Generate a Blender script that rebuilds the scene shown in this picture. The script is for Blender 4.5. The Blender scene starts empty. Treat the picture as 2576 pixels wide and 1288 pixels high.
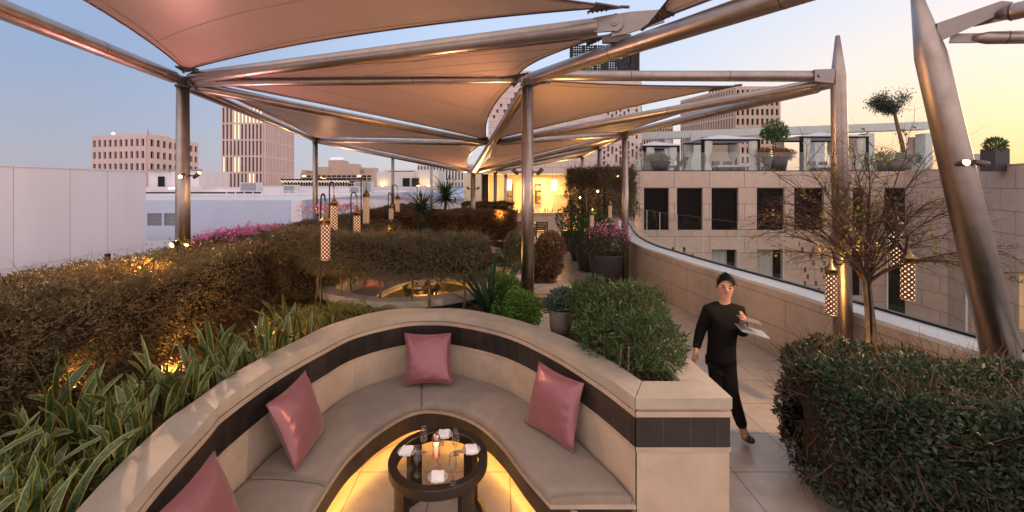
import bpy, math, random
import numpy as np
from mathutils import Vector, Matrix, Quaternion
R = math.radians
S = bpy.context.scene
COL = S.collection
random.seed(7)
NR = np.random.RandomState(11)

# ---------------------------------------------------------------- camera
F = 1050.0; PX = 1255.0; PY = 466.0; H = 2.7
cd = bpy.data.cameras.new("camera"); cam = bpy.data.objects.new("camera", cd); COL.objects.link(cam)
cam.location = (0, 0, H); cam.rotation_euler = (R(90), 0, 0)
cd.sensor_width = 36; cd.lens = 36 * F / 2576
cd.shift_x = (1288 - PX) / 2576; cd.shift_y = -(644 - PY) / 2576
cd.clip_start = 0.05; cd.clip_end = 6000
S.camera = cam

def A(px, py, y):
    """survey point: a sight line (px, py) followed out to depth y, in metres"""
    return Vector(((px - PX) * y / F, y, H - (py - PY) * y / F))

def srgb(r, g, b):
    f = lambda c: (c / 255 / 12.92) if c / 255 <= 0.04045 else ((c / 255 + 0.055) / 1.055) ** 2.4
    return (f(r), f(g), f(b))

# ---------------------------------------------------------------- world (dusk sky)
W = bpy.data.worlds.new("World"); S.world = W; W.use_nodes = True
wn, wl = W.node_tree.nodes, W.node_tree.links
wn.clear()
out = wn.new("ShaderNodeOutputWorld")
tc = wn.new("ShaderNodeTexCoord"); sx = wn.new("ShaderNodeSeparateXYZ"); wl.new(tc.outputs["Generated"], sx.inputs[0])
def wmath(op, a, b=None):
    m = wn.new("ShaderNodeMath"); m.operation = op
    for i, v in enumerate((a, b)):
        if v is None: continue
        if isinstance(v, (int, float)): m.inputs[i].default_value = v
        else: wl.new(v, m.inputs[i])
    return m.outputs[0]
az = wmath("ARCTAN2", sx.outputs[0], sx.outputs[1])
def wramp(stops):
    r = wn.new("ShaderNodeValToRGB"); e = r.color_ramp.elements
    while len(e) < len(stops): e.new(0.5)
    for k, (p, c) in enumerate(stops): e[k].position = p; e[k].color = (*srgb(*c), 1)
    wl.new(sx.outputs[2], r.inputs[0]); return r.outputs[0]
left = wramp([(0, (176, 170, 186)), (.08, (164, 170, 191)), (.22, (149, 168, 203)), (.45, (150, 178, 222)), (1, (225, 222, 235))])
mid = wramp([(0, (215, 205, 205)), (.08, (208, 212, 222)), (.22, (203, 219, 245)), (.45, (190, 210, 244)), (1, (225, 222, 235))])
right = wramp([(0, (238, 168, 140)), (.045, (249, 202, 164)), (.10, (253, 223, 184)), (.20, (249, 233, 220)), (.34, (226, 230, 242)), (1, (225, 222, 235))])  # overhead end of all three ramps raised as added fill light
def wmix(f, a, b):
    m = wn.new("ShaderNodeMixRGB"); wl.new(f, m.inputs[0]); wl.new(a, m.inputs[1]); wl.new(b, m.inputs[2]); return m.outputs[0]
def wmap(lo, hi):
    m = wn.new("ShaderNodeMapRange"); m.interpolation_type = "SMOOTHSTEP"; wl.new(az, m.inputs[0])
    m.inputs[1].default_value = lo; m.inputs[2].default_value = hi; return m.outputs[0]
sky_col = wmix(wmap(R(5), R(52)), wmix(wmap(R(-48), R(2)), left, mid), right)
# added rosy fill: unseen sky behind the viewer brightened to light the scene
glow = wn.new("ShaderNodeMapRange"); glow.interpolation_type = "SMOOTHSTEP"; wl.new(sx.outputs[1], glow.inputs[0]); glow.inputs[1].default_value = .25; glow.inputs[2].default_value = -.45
rose_fill = wn.new("ShaderNodeRGB"); rose_fill.outputs[0].default_value = (1.42, 1.20, 1.16, 1)
sky_col = wmix(glow.outputs[0], sky_col, rose_fill.outputs[0])
nish = wn.new("ShaderNodeTexSky"); nish.sky_type = "NISHITA"; nish.sun_disc = False
nish.sun_elevation = R(2.0); nish.sun_rotation = R(62)
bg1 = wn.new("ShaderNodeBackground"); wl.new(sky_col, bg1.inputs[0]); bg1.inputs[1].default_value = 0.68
bg2 = wn.new("ShaderNodeBackground"); wl.new(nish.outputs[0], bg2.inputs[0]); bg2.inputs[1].default_value = 0.02
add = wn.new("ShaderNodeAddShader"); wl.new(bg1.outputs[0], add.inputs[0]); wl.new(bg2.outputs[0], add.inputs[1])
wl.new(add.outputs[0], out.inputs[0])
sd = bpy.data.lights.new("sun", "SUN"); sd.energy = 0.35; sd.angle = R(12); sd.color = (1, .72, .5)
sun = bpy.data.objects.new("sun", sd); COL.objects.link(sun)
sun.rotation_euler = Vector((-math.sin(R(62)) , -math.cos(R(62)), -math.tan(R(6)))).to_track_quat("-Z", "Y").to_euler()
S.view_settings.view_transform = "Standard"; S.view_settings.look = "None"
S.view_settings.exposure = 0.62; S.view_settings.gamma = 1.0; S.view_settings.use_curve_mapping = False
S.render.engine = "CYCLES"
S.cycles.use_denoising = True; S.cycles.max_bounces = 8; S.cycles.transparent_max_bounces = 24
S.cycles.sample_clamp_indirect = 4.0; S.cycles.caustics_reflective = False; S.cycles.caustics_refractive = False

# ---------------------------------------------------------------- materials
M = {}
def nt(name):
    m = bpy.data.materials.new(name); m.use_nodes = True; M[name] = m
    n = m.node_tree.nodes; b = n["Principled BSDF"]
    return m, n, m.node_tree.links, b
def setc(b, key, c): b.inputs[key].default_value = (*c, 1) if len(c) == 3 else c
def mat(name, c, rough=.6, metal=0, var=.12, scale=6, bump=0, bscale=60, spec=.4, c2=None, sheen=0, uv=False, stretch=(1, 1, 1), stain=0):
    m, n, l, b = nt(name)
    b.inputs["Roughness"].default_value = rough; b.inputs["Metallic"].default_value = metal
    b.inputs["Specular IOR Level"].default_value = spec
    t = n.new("ShaderNodeTexCoord"); mp = n.new("ShaderNodeMapping"); mp.inputs["Scale"].default_value = stretch
    l.new(t.outputs["UV" if uv else "Object"], mp.inputs[0])
    no = n.new("ShaderNodeTexNoise"); no.inputs["Scale"].default_value = scale; no.inputs["Detail"].default_value = 6
    l.new(mp.outputs[0], no.inputs[0])
    r = n.new("ShaderNodeValToRGB"); r.color_ramp.elements[0].position = .3; r.color_ramp.elements[1].position = .7
    c2 = c2 or tuple(min(1, x * (1 + var)) for x in c)
    r.color_ramp.elements[0].color = (*[x * (1 - var) for x in c], 1); r.color_ramp.elements[1].color = (*c2, 1)
    l.new(no.outputs[0], r.inputs[0]); col = r.outputs[0]
    if stain:
        n2 = n.new("ShaderNodeTexNoise"); n2.inputs["Scale"].default_value = scale * .22; n2.inputs["Detail"].default_value = 8; n2.inputs["Roughness"].default_value = .7
        l.new(mp.outputs[0], n2.inputs[0])
        r2 = n.new("ShaderNodeMapRange"); r2.inputs[1].default_value = .35; r2.inputs[2].default_value = .7; r2.inputs[3].default_value = 1 - stain; r2.inputs[4].default_value = 1
        l.new(n2.outputs[0], r2.inputs[0])
        mx = n.new("ShaderNodeMixRGB"); mx.blend_type = "MULTIPLY"; mx.inputs[0].default_value = 1; l.new(col, mx.inputs[1]); l.new(r2.outputs[0], mx.inputs[2]); col = mx.outputs[0]
    l.new(col, b.inputs["Base Color"])
    if bump:
        nb = n.new("ShaderNodeTexNoise"); nb.inputs["Scale"].default_value = bscale; nb.inputs["Detail"].default_value = 4; l.new(mp.outputs[0], nb.inputs[0])
        bp = n.new("ShaderNodeBump"); bp.inputs["Strength"].default_value = bump; bp.inputs["Distance"].default_value = .01
        l.new(nb.outputs[0], bp.inputs["Height"]); l.new(bp.outputs[0], b.inputs["Normal"])
    if sheen: b.inputs["Sheen Weight"].default_value = sheen; b.inputs["Sheen Roughness"].default_value = .35
    return m
def bricks(name, c1, c2, mortar, bw, rh, ms=.006, offset=.5, rough=.6, uv=True, off=(0, 0, 0), noise=.15, spec=.4, squash=1, sw='xz', bump=.25):
    """masonry: joints and slab-to-slab colour, in metres"""
    m, n, l, b = nt(name)
    b.inputs["Roughness"].default_value = rough; b.inputs["Specular IOR Level"].default_value = spec
    t = n.new("ShaderNodeTexCoord"); mp = n.new("ShaderNodeMapping"); mp.inputs["Location"].default_value = off
    l.new(t.outputs["UV" if uv else "Object"], mp.inputs[0])
    br = n.new("ShaderNodeTexBrick"); br.offset = offset; br.squash = squash
    br.inputs["Scale"].default_value = 1; br.inputs["Brick Width"].default_value = bw; br.inputs["Row Height"].default_value = rh
    br.inputs["Mortar Size"].default_value = ms; br.inputs["Mortar Smooth"].default_value = .1; br.inputs["Bias"].default_value = 0
    br.inputs["Color1"].default_value = (*c1, 1); br.inputs["Color2"].default_value = (*c2, 1); br.inputs["Mortar"].default_value = (*mortar, 1)
    l.new(mp.outputs[0], br.inputs[0])
    no = n.new("ShaderNodeTexNoise"); no.inputs["Scale"].default_value = 3.2; no.inputs["Detail"].default_value = 9; no.inputs["Roughness"].default_value = .68
    l.new(t.outputs["Object"], no.inputs[0])
    mr = n.new("ShaderNodeMapRange"); mr.inputs[1].default_value = .3; mr.inputs[2].default_value = .72; mr.inputs[3].default_value = 1 - noise; mr.inputs[4].default_value = 1 + noise * .5
    l.new(no.outputs[0], mr.inputs[0])
    mx = n.new("ShaderNodeMixRGB"); mx.blend_type = "MULTIPLY"; mx.inputs[0].default_value = 1
    l.new(br.outputs[0], mx.inputs[1]); l.new(mr.outputs[0], mx.inputs[2]); l.new(mx.outputs[0], b.inputs["Base Color"])
    bp = n.new("ShaderNodeBump"); bp.inputs["Strength"].default_value = bump; bp.inputs["Distance"].default_value = .006; bp.invert = True
    l.new(br.outputs["Fac"], bp.inputs["Height"]); l.new(bp.outputs[0], b.inputs["Normal"])
    return m
def emit(name, c, s, base=(.8, .8, .8)):
    m, n, l, b = nt(name); setc(b, "Base Color", base); setc(b, "Emission Color", c); b.inputs["Emission Strength"].default_value = s; return m
def leafmat(name, cols, rough=.5, trans=.25, spec=.35):
    """leaf colours picked per leaf from the random attribute"""
    m, n, l, b = nt(name); b.inputs["Roughness"].default_value = rough; b.inputs["Specular IOR Level"].default_value = spec
    at = n.new("ShaderNodeAttribute"); at.attribute_name = "tint"
    r = n.new("ShaderNodeValToRGB"); e = r.color_ramp.elements
    while len(e) < len(cols): e.new(.5)
    for k, c in enumerate(cols): e[k].position = k / (len(cols) - 1); e[k].color = (*c, 1)
    l.new(at.outputs["Fac"], r.inputs[0]); l.new(r.outputs[0], b.inputs["Base Color"])
    tr = n.new("ShaderNodeBsdfTranslucent"); l.new(r.outputs[0], tr.inputs[0])
    mx = n.new("ShaderNodeMixShader"); mx.inputs[0].default_value = trans
    l.new(b.outputs[0], mx.inputs[1]); l.new(tr.outputs[0], mx.inputs[2]); l.new(mx.outputs[0], n["Material Output"].inputs[0])
    return m
def glassmat(name, tint=(.95, .98, .97), refl=1.0, dirt=.03):
    m, n, l, b = nt(name); n.remove(b)
    tr = n.new("ShaderNodeBsdfTransparent"); tr.inputs[0].default_value = (*tint, 1)
    gl = n.new("ShaderNodeBsdfGlossy"); gl.inputs["Roughness"].default_value = .02
    lw = n.new("ShaderNodeLayerWeight"); lw.inputs[0].default_value = .5
    fr = n.new("ShaderNodeMath"); fr.operation = "POWER"; l.new(lw.outputs["Facing"], fr.inputs[0]); fr.inputs[1].default_value = 4
    mu = n.new("ShaderNodeMath"); mu.operation = "MULTIPLY_ADD"; mu.inputs[1].default_value = refl; mu.inputs[2].default_value = dirt; l.new(fr.outputs[0], mu.inputs[0])
    mx = n.new("ShaderNodeMixShader"); l.new(mu.outputs[0], mx.inputs[0]); l.new(tr.outputs[0], mx.inputs[1]); l.new(gl.outputs[0], mx.inputs[2])
    l.new(mx.outputs[0], n["Material Output"].inputs[0]); return m

mat("stone", (.50, .38, .29), .55, var=.10, scale=5, bump=.12, bscale=90, stain=.22)
mat("stone_top", (.47, .39, .31), .6, var=.10, scale=4, bump=.12, bscale=80, stain=.28)
bricks("back_stone", (.52, .40, .30), (.49, .37, .28), (.30, .22, .16), 1.35, 5.0, .002, 0, .5, noise=.2, off=(.2, 2.0, 0))
bricks("dark_tile", (.022, .017, .015), (.036, .028, .025), (.075, .058, .048), .20, 2.0, .0018, 0, .32, noise=.6, off=(0, .5, 0), spec=.5)
bricks("pavers", (.45, .36, .295), (.485, .39, .32), (.15, .105, .08), .703, .615, .005, 0, .30, uv=False, off=(-.101, -.24, 0), noise=.24, spec=.45)
bricks("facade", (.45, .345, .285), (.485, .375, .31), (.20, .14, .125), 1.85, .86, .014, .5, .75, noise=.12)
bricks("parapet_stone", (.49, .385, .30), (.525, .415, .325), (.22, .16, .12), 1.25, .46, .006, .5, .6, noise=.16)
bricks("pale_tower", (.56, .45, .42), (.60, .48, .45), (.34, .27, .25), .9, .34, .012, .5, .8, noise=.08)
mat("coping", (.70, .67, .66), .4, var=.06, scale=3, stain=.15)
mat("white_wall", (.74, .68, .72), .7, var=.04, scale=1.2, stain=.10, stretch=(1, 1, .25))
mat("blue_wall", (.47, .51, .66), .7, var=.04, scale=1)
mat("roof_pave", (.50, .47, .46), .7, var=.08, scale=2, stain=.15)
mat("roof_white", (.60, .60, .62), .7, var=.06, scale=.6, stain=.15)
mat("city", (.30, .28, .27), .9, var=.2, scale=.02)
mat("steel", (.40, .325, .29), .38, metal=1, var=.10, scale=9, bump=.10, bscale=40, stretch=(1, 1, 1), stain=.22)
mat("steel_dark", (.10, .075, .065), .4, metal=.7, var=.15)
mat("steel_plate", (.27, .225, .215), .45, metal=.8, var=.08, scale=7)
mat("black_metal", (.02, .02, .02), .4, metal=.6)
mat("brass", (.30, .20, .10), .35, metal=1, var=.2)
mat("fabric", (.29, .235, .195), .85, var=.07, scale=9, bump=.7, bscale=11, sheen=.2, spec=.2, stain=.08)
m_, n_, l_, b_ = nt("satin"); setc(b_, "Base Color", (.285, .105, .118)); b_.inputs["Roughness"].default_value = .36; b_.inputs["Metallic"].default_value = .4
b_.inputs["Sheen Weight"].default_value = .3; setc(b_, "Sheen Tint", (1, .75, .75)); b_.inputs["Specular IOR Level"].default_value = .55
_t = n_.new("ShaderNodeTexCoord"); _w = n_.new("ShaderNodeTexNoise"); _w.inputs["Scale"].default_value = 5; _w.inputs["Distortion"].default_value = 1.2
_mp = n_.new("ShaderNodeMapping"); _mp.inputs["Scale"].default_value = (1, 1, 2.6); l_.new(_t.outputs["Object"], _mp.inputs[0]); l_.new(_mp.outputs[0], _w.inputs[0])
_b = n_.new("ShaderNodeBump"); _b.inputs["Strength"].default_value = .14; _b.inputs["Distance"].default_value = .02; l_.new(_w.outputs[0], _b.inputs["Height"]); l_.new(_b.outputs[0], b_.inputs["Normal"])
mat("piping", (.22, .09, .09), .5)
mat("wood", (.022, .013, .009), .35, var=.4, scale=4, stretch=(1, 1, 8), spec=.5)
mat("chair_wood", (.05, .03, .022), .45, var=.2)
mat("soil", (.085, .050, .028), .95, var=.35, scale=14, bump=.9, bscale=24, spec=.1)
mat("tree_twig", (.085, .045, .032), .8, var=.3, scale=12, spec=.1)
mat("bark", (.16, .105, .075), .85, var=.3, scale=20, bump=.5, bscale=50, spec=.1)
mat("twig", (.11, .062, .040), .8, var=.3, scale=12, spec=.1)
mat("pot_grey", (.14, .11, .095), .7, var=.08, scale=6, bump=.1)
mat("pot_dark", (.055, .045, .045), .6, var=.1, scale=6)
mat("pot_white", (.55, .50, .46), .6, var=.05)
mat("cloth_white", (.80, .77, .76), .8, var=.03, scale=20, sheen=.2)
mat("china", (.48, .42, .37), .2, var=.02)
mat("shutter", (.011, .0085, .008), .7, spec=.12, var=.15, stretch=(1, 1, 30), scale=3)
mat("interior_dark", (.05, .05, .05), .6)
mat("curtain_grey", (.34, .33, .31), .8, var=.25, scale=2.2, stretch=(14, 14, .05))
mat("curtain_white", (.50, .47, .43), .85, var=.12, scale=3, stretch=(10, 10, .1))
mat("canvas_white", (.50, .50, .56), .8, var=.05)
mat("frame_pale", (.44, .46, .45), .7, var=.05)
mat("win_dark", (.014, .015, .020), .5, spec=.1)
mat("twig_light", (.15, .10, .062), .8, var=.35, scale=12, spec=.1)
mat("shade_core", (.030, .020, .013), .95, var=.4, scale=30, bump=1, bscale=60, spec=.05)  # near-black tone stands for the shade deep inside hedges
mat("grille", (.28, .28, .31), .6)
mat("seam_roof", (.36, .42, .50), .45, metal=.3, var=.08)
mat("far_pink", (.60, .45, .43), .85, var=.06, scale=.3)
mat("far_tan", (.46, .34, .28), .85, var=.08, scale=.3)
mat("far_white", (.60, .56, .56), .85, var=.05, scale=.4)
mat("skin", (.48, .24, .16), .5, var=.05, spec=.4)
mat("hair", (.006, .005, .004), .75, spec=.15)
mat("black_cloth", (.0075, .006, .0055), .85, var=.2, scale=40, bump=.8, bscale=14, spec=.15)
mat("shoe", (.01, .01, .011), .3)
mat("card", (.22, .23, .24), .4)
mat("copper", (.50, .26, .20), .3, metal=1)
glassmat("rail_glass", (.92, .96, .95), .45, .045)
glassmat("table_glass", (.88, .84, .78), .35, .02)
glassmat("clear_glass", (.96, .96, .96), 1.3, .06)
m_, n_, l_, b_ = nt("membrane"); n_.remove(b_)
_d = n_.new("ShaderNodeBsdfDiffuse"); _tr = n_.new("ShaderNodeBsdfTranslucent"); _m = n_.new("ShaderNodeMixShader"); _m.inputs[0].default_value = .16
_d.inputs[0].default_value = (.39, .265, .215, 1); _tr.inputs[0].default_value = (.45, .30, .22, 1)
l_.new(_d.outputs[0], _m.inputs[1]); l_.new(_tr.outputs[0], _m.inputs[2])
_g = n_.new("ShaderNodeBsdfGlossy"); _g.inputs["Roughness"].default_value = .35; _g.inputs[0].default_value = (.9, .85, .8, 1)
_m2 = n_.new("ShaderNodeMixShader"); _m2.inputs[0].default_value = .06
l_.new(_m.outputs[0], _m2.inputs[1]); l_.new(_g.outputs[0], _m2.inputs[2]); l_.new(_m2.outputs[0], n_["Material Output"].inputs[0])
mat("membrane_hem", (.32, .21, .165), .7, var=.05)
emit("led_yellow", (1, .52, .10), 17)
emit("led_orange", (1, .25, .04), .6)
emit("lamp_hot", (1, .55, .16), 7)
emit("lamp_white", (1, .93, .85), 25)
emit("beacon_red", (1, .10, .10), 2.6)
emit("win_lit", (1, .78, .36), .9)
emit("win_yellow", (1, .60, .12), 1.1)
emit("pendant_glow", (1, .75, .40), 3.2)
emit("panel_violet", (.55, .55, 1), 1.3)
emit("sign_pink", (1, .20, .36), 1.0)
emit("candle", (1, .42, .10), 6)
emit("teal_light", (.2, 1, .6), 6)
emit("string_light", (1, .8, .5), .5)
emit("fairy", (1, .66, .32), 30)
leafmat("leaf_left", [(.066, .052, .024), (.125, .078, .037), (.092, .094, .036), (.165, .105, .054), (.066, .090, .034)], trans=.2)
leafmat("leaf_mid", [(.054, .060, .028), (.088, .094, .046), (.118, .096, .056), (.070, .102, .043), (.16, .165, .105)], trans=.2)
leafmat("leaf_rear", [(.12, .058, .028), (.19, .095, .045), (.14, .085, .040), (.23, .125, .06)], trans=.2)
leafmat("leaf_shrub", [(.035, .062, .022), (.058, .105, .032), (.09, .125, .045), (.12, .095, .05)], trans=.25)
leafmat("leaf_dark", [(.020, .040, .020), (.032, .058, .030), (.050, .072, .046), (.055, .042, .032), (.06, .07, .028)], rough=.45, trans=.2, spec=.35)
leafmat("leaf_box", [(.06, .13, .02), (.10, .19, .03), (.14, .22, .04)], trans=.3)
leafmat("leaf_green", [(.03, .07, .02), (.05, .11, .03), (.08, .14, .04)], trans=.3)
leafmat("leaf_blue", [(.05, .075, .06), (.08, .11, .085), (.11, .14, .11)], trans=.2)
leafmat("leaf_topiary", [(.07, .08, .035), (.12, .115, .06), (.18, .14, .09), (.09, .105, .045)], trans=.25)
leafmat("leaf_orange", [(.22, .09, .025), (.30, .13, .03), (.14, .08, .03)], trans=.3)
leafmat("leaf_yellow", [(.22, .20, .03), (.34, .25, .04), (.14, .17, .03), (.40, .22, .04)], trans=.35)
leafmat("petal", [(.66, .11, .33), (.78, .22, .44), (.82, .45, .55)], trans=.35)
leafmat("strap", [(.10, .13, .03), (.18, .19, .05), (.26, .22, .06), (.08, .11, .03)], trans=.3)
leafmat("yucca", [(.02, .05, .02), (.03, .08, .03), (.05, .10, .035)], rough=.4, trans=.15)
# snake plant: green banding with a yellow margin, laid out on the leaf's own uv
m_, n_, l_, b_ = nt("snake_leaf"); b_.inputs["Roughness"].default_value = .38
_t = n_.new("ShaderNodeTexCoord"); _s = n_.new("ShaderNodeSeparateXYZ"); l_.new(_t.outputs["UV"], _s.inputs[0])
_w = n_.new("ShaderNodeTexNoise"); _w.inputs["Scale"].default_value = 1; _w.inputs["Detail"].default_value = 3
_mp = n_.new("ShaderNodeMapping"); _mp.inputs["Scale"].default_value = (3, 34, 1); l_.new(_t.outputs["UV"], _mp.inputs[0]); l_.new(_mp.outputs[0], _w.inputs[0])
_r = n_.new("ShaderNodeValToRGB"); _r.color_ramp.elements[0].position = .38; _r.color_ramp.elements[1].position = .62
_r.color_ramp.elements[0].color = (.020, .042, .012, 1); _r.color_ramp.elements[1].color = (.085, .125, .045, 1); l_.new(_w.outputs[0], _r.inputs[0])
_a = n_.new("ShaderNodeMath"); _a.operation = "SUBTRACT"; l_.new(_s.outputs[0], _a.inputs[0]); _a.inputs[1].default_value = .5
_ab = n_.new("ShaderNodeMath"); _ab.operation = "ABSOLUTE"; l_.new(_a.outputs[0], _ab.inputs[0])
_mr = n_.new("ShaderNodeMapRange"); _mr.inputs[1].default_value = .36; _mr.inputs[2].default_value = .40; l_.new(_ab.outputs[0], _mr.inputs[0])
_mx = n_.new("ShaderNodeMixRGB"); l_.new(_mr.outputs[0], _mx.inputs[0]); l_.new(_r.outputs[0], _mx.inputs[1]); _mx.inputs[2].default_value = (.30, .25, .045, 1)
l_.new(_mx.outputs[0], b_.inputs["Base Color"])
# pierced lantern tube: metal with round holes through which the lit lining shows
m_, n_, l_, b_ = nt("pierced"); setc(b_, "Base Color", (.16, .08, .05)); b_.inputs["Metallic"].default_value = .8; b_.inputs["Roughness"].default_value = .45
_t = n_.new("ShaderNodeTexCoord"); _v = n_.new("ShaderNodeMapping"); _v.inputs["Rotation"].default_value = (0, 0, R(45)); l_.new(_t.outputs["UV"], _v.inputs[0])
_f = n_.new("ShaderNodeVectorMath"); _f.operation = "FRACTION"; l_.new(_v.outputs[0], _f.inputs[0])
_sb = n_.new("ShaderNodeVectorMath"); _sb.operation = "DISTANCE"; l_.new(_f.outputs[0], _sb.inputs[0]); _sb.inputs[1].default_value = (.5, .5, 0)
_lt = n_.new("ShaderNodeMath"); _lt.operation = "LESS_THAN"; _lt.inputs[1].default_value = .24; l_.new(_sb.outputs["Value"], _lt.inputs[0])
_st = n_.new("ShaderNodeMath"); _st.operation = "MULTIPLY"; _st.inputs[1].default_value = 1.05; l_.new(_lt.outputs[0], _st.inputs[0])
setc(b_, "Emission Color", (1, .60, .36)); l_.new(_st.outputs[0], b_.inputs["Emission Strength"])

# ---------------------------------------------------------------- mesh building
class MB:
    def __init__(s): s.v = []; s.f = []; s.uv = {}; s.mi = {}; s.sm = set()
    def add(s, vs, fs, uvs=None, mi=0, smooth=False):
        o = len(s.v); s.v += [tuple(p) for p in vs]
        for k, f in enumerate(fs):
            i = len(s.f); s.f.append([o + a for a in f])
            if uvs is not None: s.uv[i] = [uvs[a] for a in f] if not isinstance(uvs[0], list) else uvs[k]
            if mi: s.mi[i] = mi
            if smooth: s.sm.add(i)
        return s
    def box(s, x0, x1, y0, y1, z0, z1, mi=0, rot=0, piv=None):
        vs = [(x, y, z) for z in (z0, z1) for y in (y0, y1) for x in (x0, x1)]
        if rot:
            cx, cy = piv or ((x0 + x1) / 2, (y0 + y1) / 2); c, n = math.cos(rot), math.sin(rot)
            vs = [(cx + (x - cx) * c - (y - cy) * n, cy + (x - cx) * n + (y - cy) * c, z) for x, y, z in vs]
        fs = [(0, 2, 3, 1), (4, 5, 7, 6), (0, 1, 5, 4), (1, 3, 7, 5), (3, 2, 6, 7), (2, 0, 4, 6)]
        L, D = x1 - x0, y1 - y0
        u = [[(0, y0), (0, y1), (L, y1), (L, y0)], [(0, y0), (L, y0), (L, y1), (0, y1)], [(x0, z0), (x1, z0), (x1, z1), (x0, z1)],
             [(y0, z0), (y1, z0), (y1, z1), (y0, z1)], [(x1, z0), (x0, z0), (x0, z1), (x1, z1)], [(y1, z0), (y0, z0), (y0, z1), (y1, z1)]]
        return s.add(vs, fs, u, mi)
    def prism(s, poly, z0, z1, mi=0):
        n = len(poly); vs = [(x, y, z0) for x, y in poly] + [(x, y, z1) for x, y in poly]
        ar = sum(poly[i][0] * poly[(i + 1) % n][1] - poly[(i + 1) % n][0] * poly[i][1] for i in range(n))
        idx = list(range(n)) if ar > 0 else list(range(n))[::-1]
        fs = [idx[::-1], [n + i for i in idx]]; us = [[poly[i] for i in idx[::-1]], [poly[i] for i in idx]]
        u = 0
        for k in range(n):
            a, b = idx[k], idx[(k + 1) % n]; d = math.dist(poly[a], poly[b])
            fs.append([a, b, n + b, n + a]); us.append([(u, z0), (u + d, z0), (u + d, z1), (u, z1)]); u += d
        return s.add(vs, fs, us, mi)
    def tube(s, pts, rad, seg=10, cap=True, smooth=True, mi=0):
        pts = [Vector(p) for p in pts]; n = len(pts)
        rad = [rad] * n if isinstance(rad, (int, float)) else rad
        T = [(pts[min(i + 1, n - 1)] - pts[max(i - 1, 0)]).normalized() for i in range(n)]
        up = Vector((0, 0, 1)) if abs(T[0].z) < .9 else Vector((1, 0, 0))
        nx = T[0].cross(up).normalized(); vs = []; us = []; L = 0
        for i in range(n):
            nx = (nx - T[i] * nx.dot(T[i])).normalized(); by = T[i].cross(nx)
            if i: L += (pts[i] - pts[i - 1]).length
            for k in range(seg):
                a = 2 * math.pi * k / seg
                vs.append(pts[i] + (nx * math.cos(a) + by * math.sin(a)) * rad[i])
        fs = []; 
        for i in range(n - 1):
            for k in range(seg):
                k2 = (k + 1) % seg; fs.append((i * seg + k, i * seg + k2, (i + 1) * seg + k2, (i + 1) * seg + k))
        s.add(vs, fs, None, mi, smooth)
        if cap:
            o = len(s.v) - n * seg
            s.f.append([o + k for k in range(seg)][::-1]); s.f.append([o + (n - 1) * seg + k for k in range(seg)])
            if mi: s.mi[len(s.f) - 1] = mi; s.mi[len(s.f) - 2] = mi
        return s
    def lathe(s, c, prof, seg=24, smooth=True, mi=0, uvrep=None, a0=0, a1=2 * math.pi):
        """profile [(r, z)] turned about a vertical axis through c"""
        c = Vector(c); vs = []; n = len(prof)
        for r, z in prof:
            for k in range(seg + 1):
                a = a0 + (a1 - a0) * k / seg; vs.append((c.x + r * math.cos(a), c.y + r * math.sin(a), c.z + z))
        fs = []; us = []
        for i in range(n - 1):
            for k in range(seg):
                q = i * (seg + 1) + k; fs.append((q, q + 1, q + seg + 2, q + seg + 1))
                if uvrep:
                    a, b = k / seg * uvrep[0], (k + 1) / seg * uvrep[0]; v0, v1 = prof[i][1] * uvrep[1], prof[i + 1][1] * uvrep[1]
                    us.append([(a, v0), (b, v0), (b, v1), (a, v1)])
        return s.add(vs, fs, us if uvrep else None, mi, smooth)
    def grid(s, P, uv=None, mi=0, smooth=True, closed=False):
        """P[i][j] points"""
        n, m = len(P), len(P[0]); vs = [p for r in P for p in r]; us = [p for r in uv for p in r] if uv else None
        fs = [(i * m + j, i * m + (j + 1) % m, (i + 1) * m + (j + 1) % m, (i + 1) * m + j) for i in range(n - 1) for j in range(m if closed else m - 1)]
        return s.add(vs, fs, us, mi, smooth)
    def build(s, name, mats, parent=None, bevel=0):
        me = bpy.data.meshes.new(name); me.from_pydata([tuple(p) for p in s.v], [], s.f)
        for m in (mats if isinstance(mats, (list, tuple)) else [mats]): me.materials.append(M[m])
        if s.uv:
            ul = me.uv_layers.new(name="uv"); li = 0
            for i, f in enumerate(s.f):
                u = s.uv.get(i)
                for k in range(len(f)):
                    if u: ul.data[li].uv = u[k][:2]
                    li += 1
        for i, v in s.mi.items(): me.polygons[i].material_index = v
        if s.sm: me.polygons.foreach_set("use_smooth", [i in s.sm for i in range(len(s.f))])
        me.update()
        o = bpy.data.objects.new(name, me); COL.objects.link(o)
        if parent is not None: setparent(o, parent)
        if bevel:
            b = o.modifiers.new("edge", "BEVEL"); b.width = bevel; b.segments = 2; b.limit_method = "ANGLE"; b.angle_limit = R(40)
        return o
def base_of(p):
    v = Vector(p.location)
    while p.parent: p = p.parent; v = v  # parts carry world-space meshes at zero offset
    return v
def setparent(o, p):
    o.parent = p
    if p.type == "EMPTY": o.matrix_parent_inverse = Matrix.Translation(-Vector(p.location))
def tag(o, label=None, cat=None, group=None, kind=None):
    for k, v in (("label", label), ("category", cat), ("group", group), ("kind", kind)):
        if v: o[k] = v
    return o
def thing(name, label, cat, loc=(0, 0, 0), group=None, kind=None):
    o = bpy.data.objects.new(name, None); COL.objects.link(o); o.location = loc; o.empty_display_size = .1
    return tag(o, label, cat, group, kind)
def struct(mb, name, m, label=None): return tag(mb.build(name, m), label, None, None, "structure")
def dup(o, parent=None):
    c = o.copy(); COL.objects.link(c)
    if parent is not None: c.parent = parent
    for ch in [x for x in KIDS.get(o.name, [])]: dup(ch, c)
    return c
KIDS = {}
def index_kids(root):
    for ch in [x for x in bpy.data.objects if x.parent == root]:
        KIDS.setdefault(root.name, []).append(ch); index_kids(ch)
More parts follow.
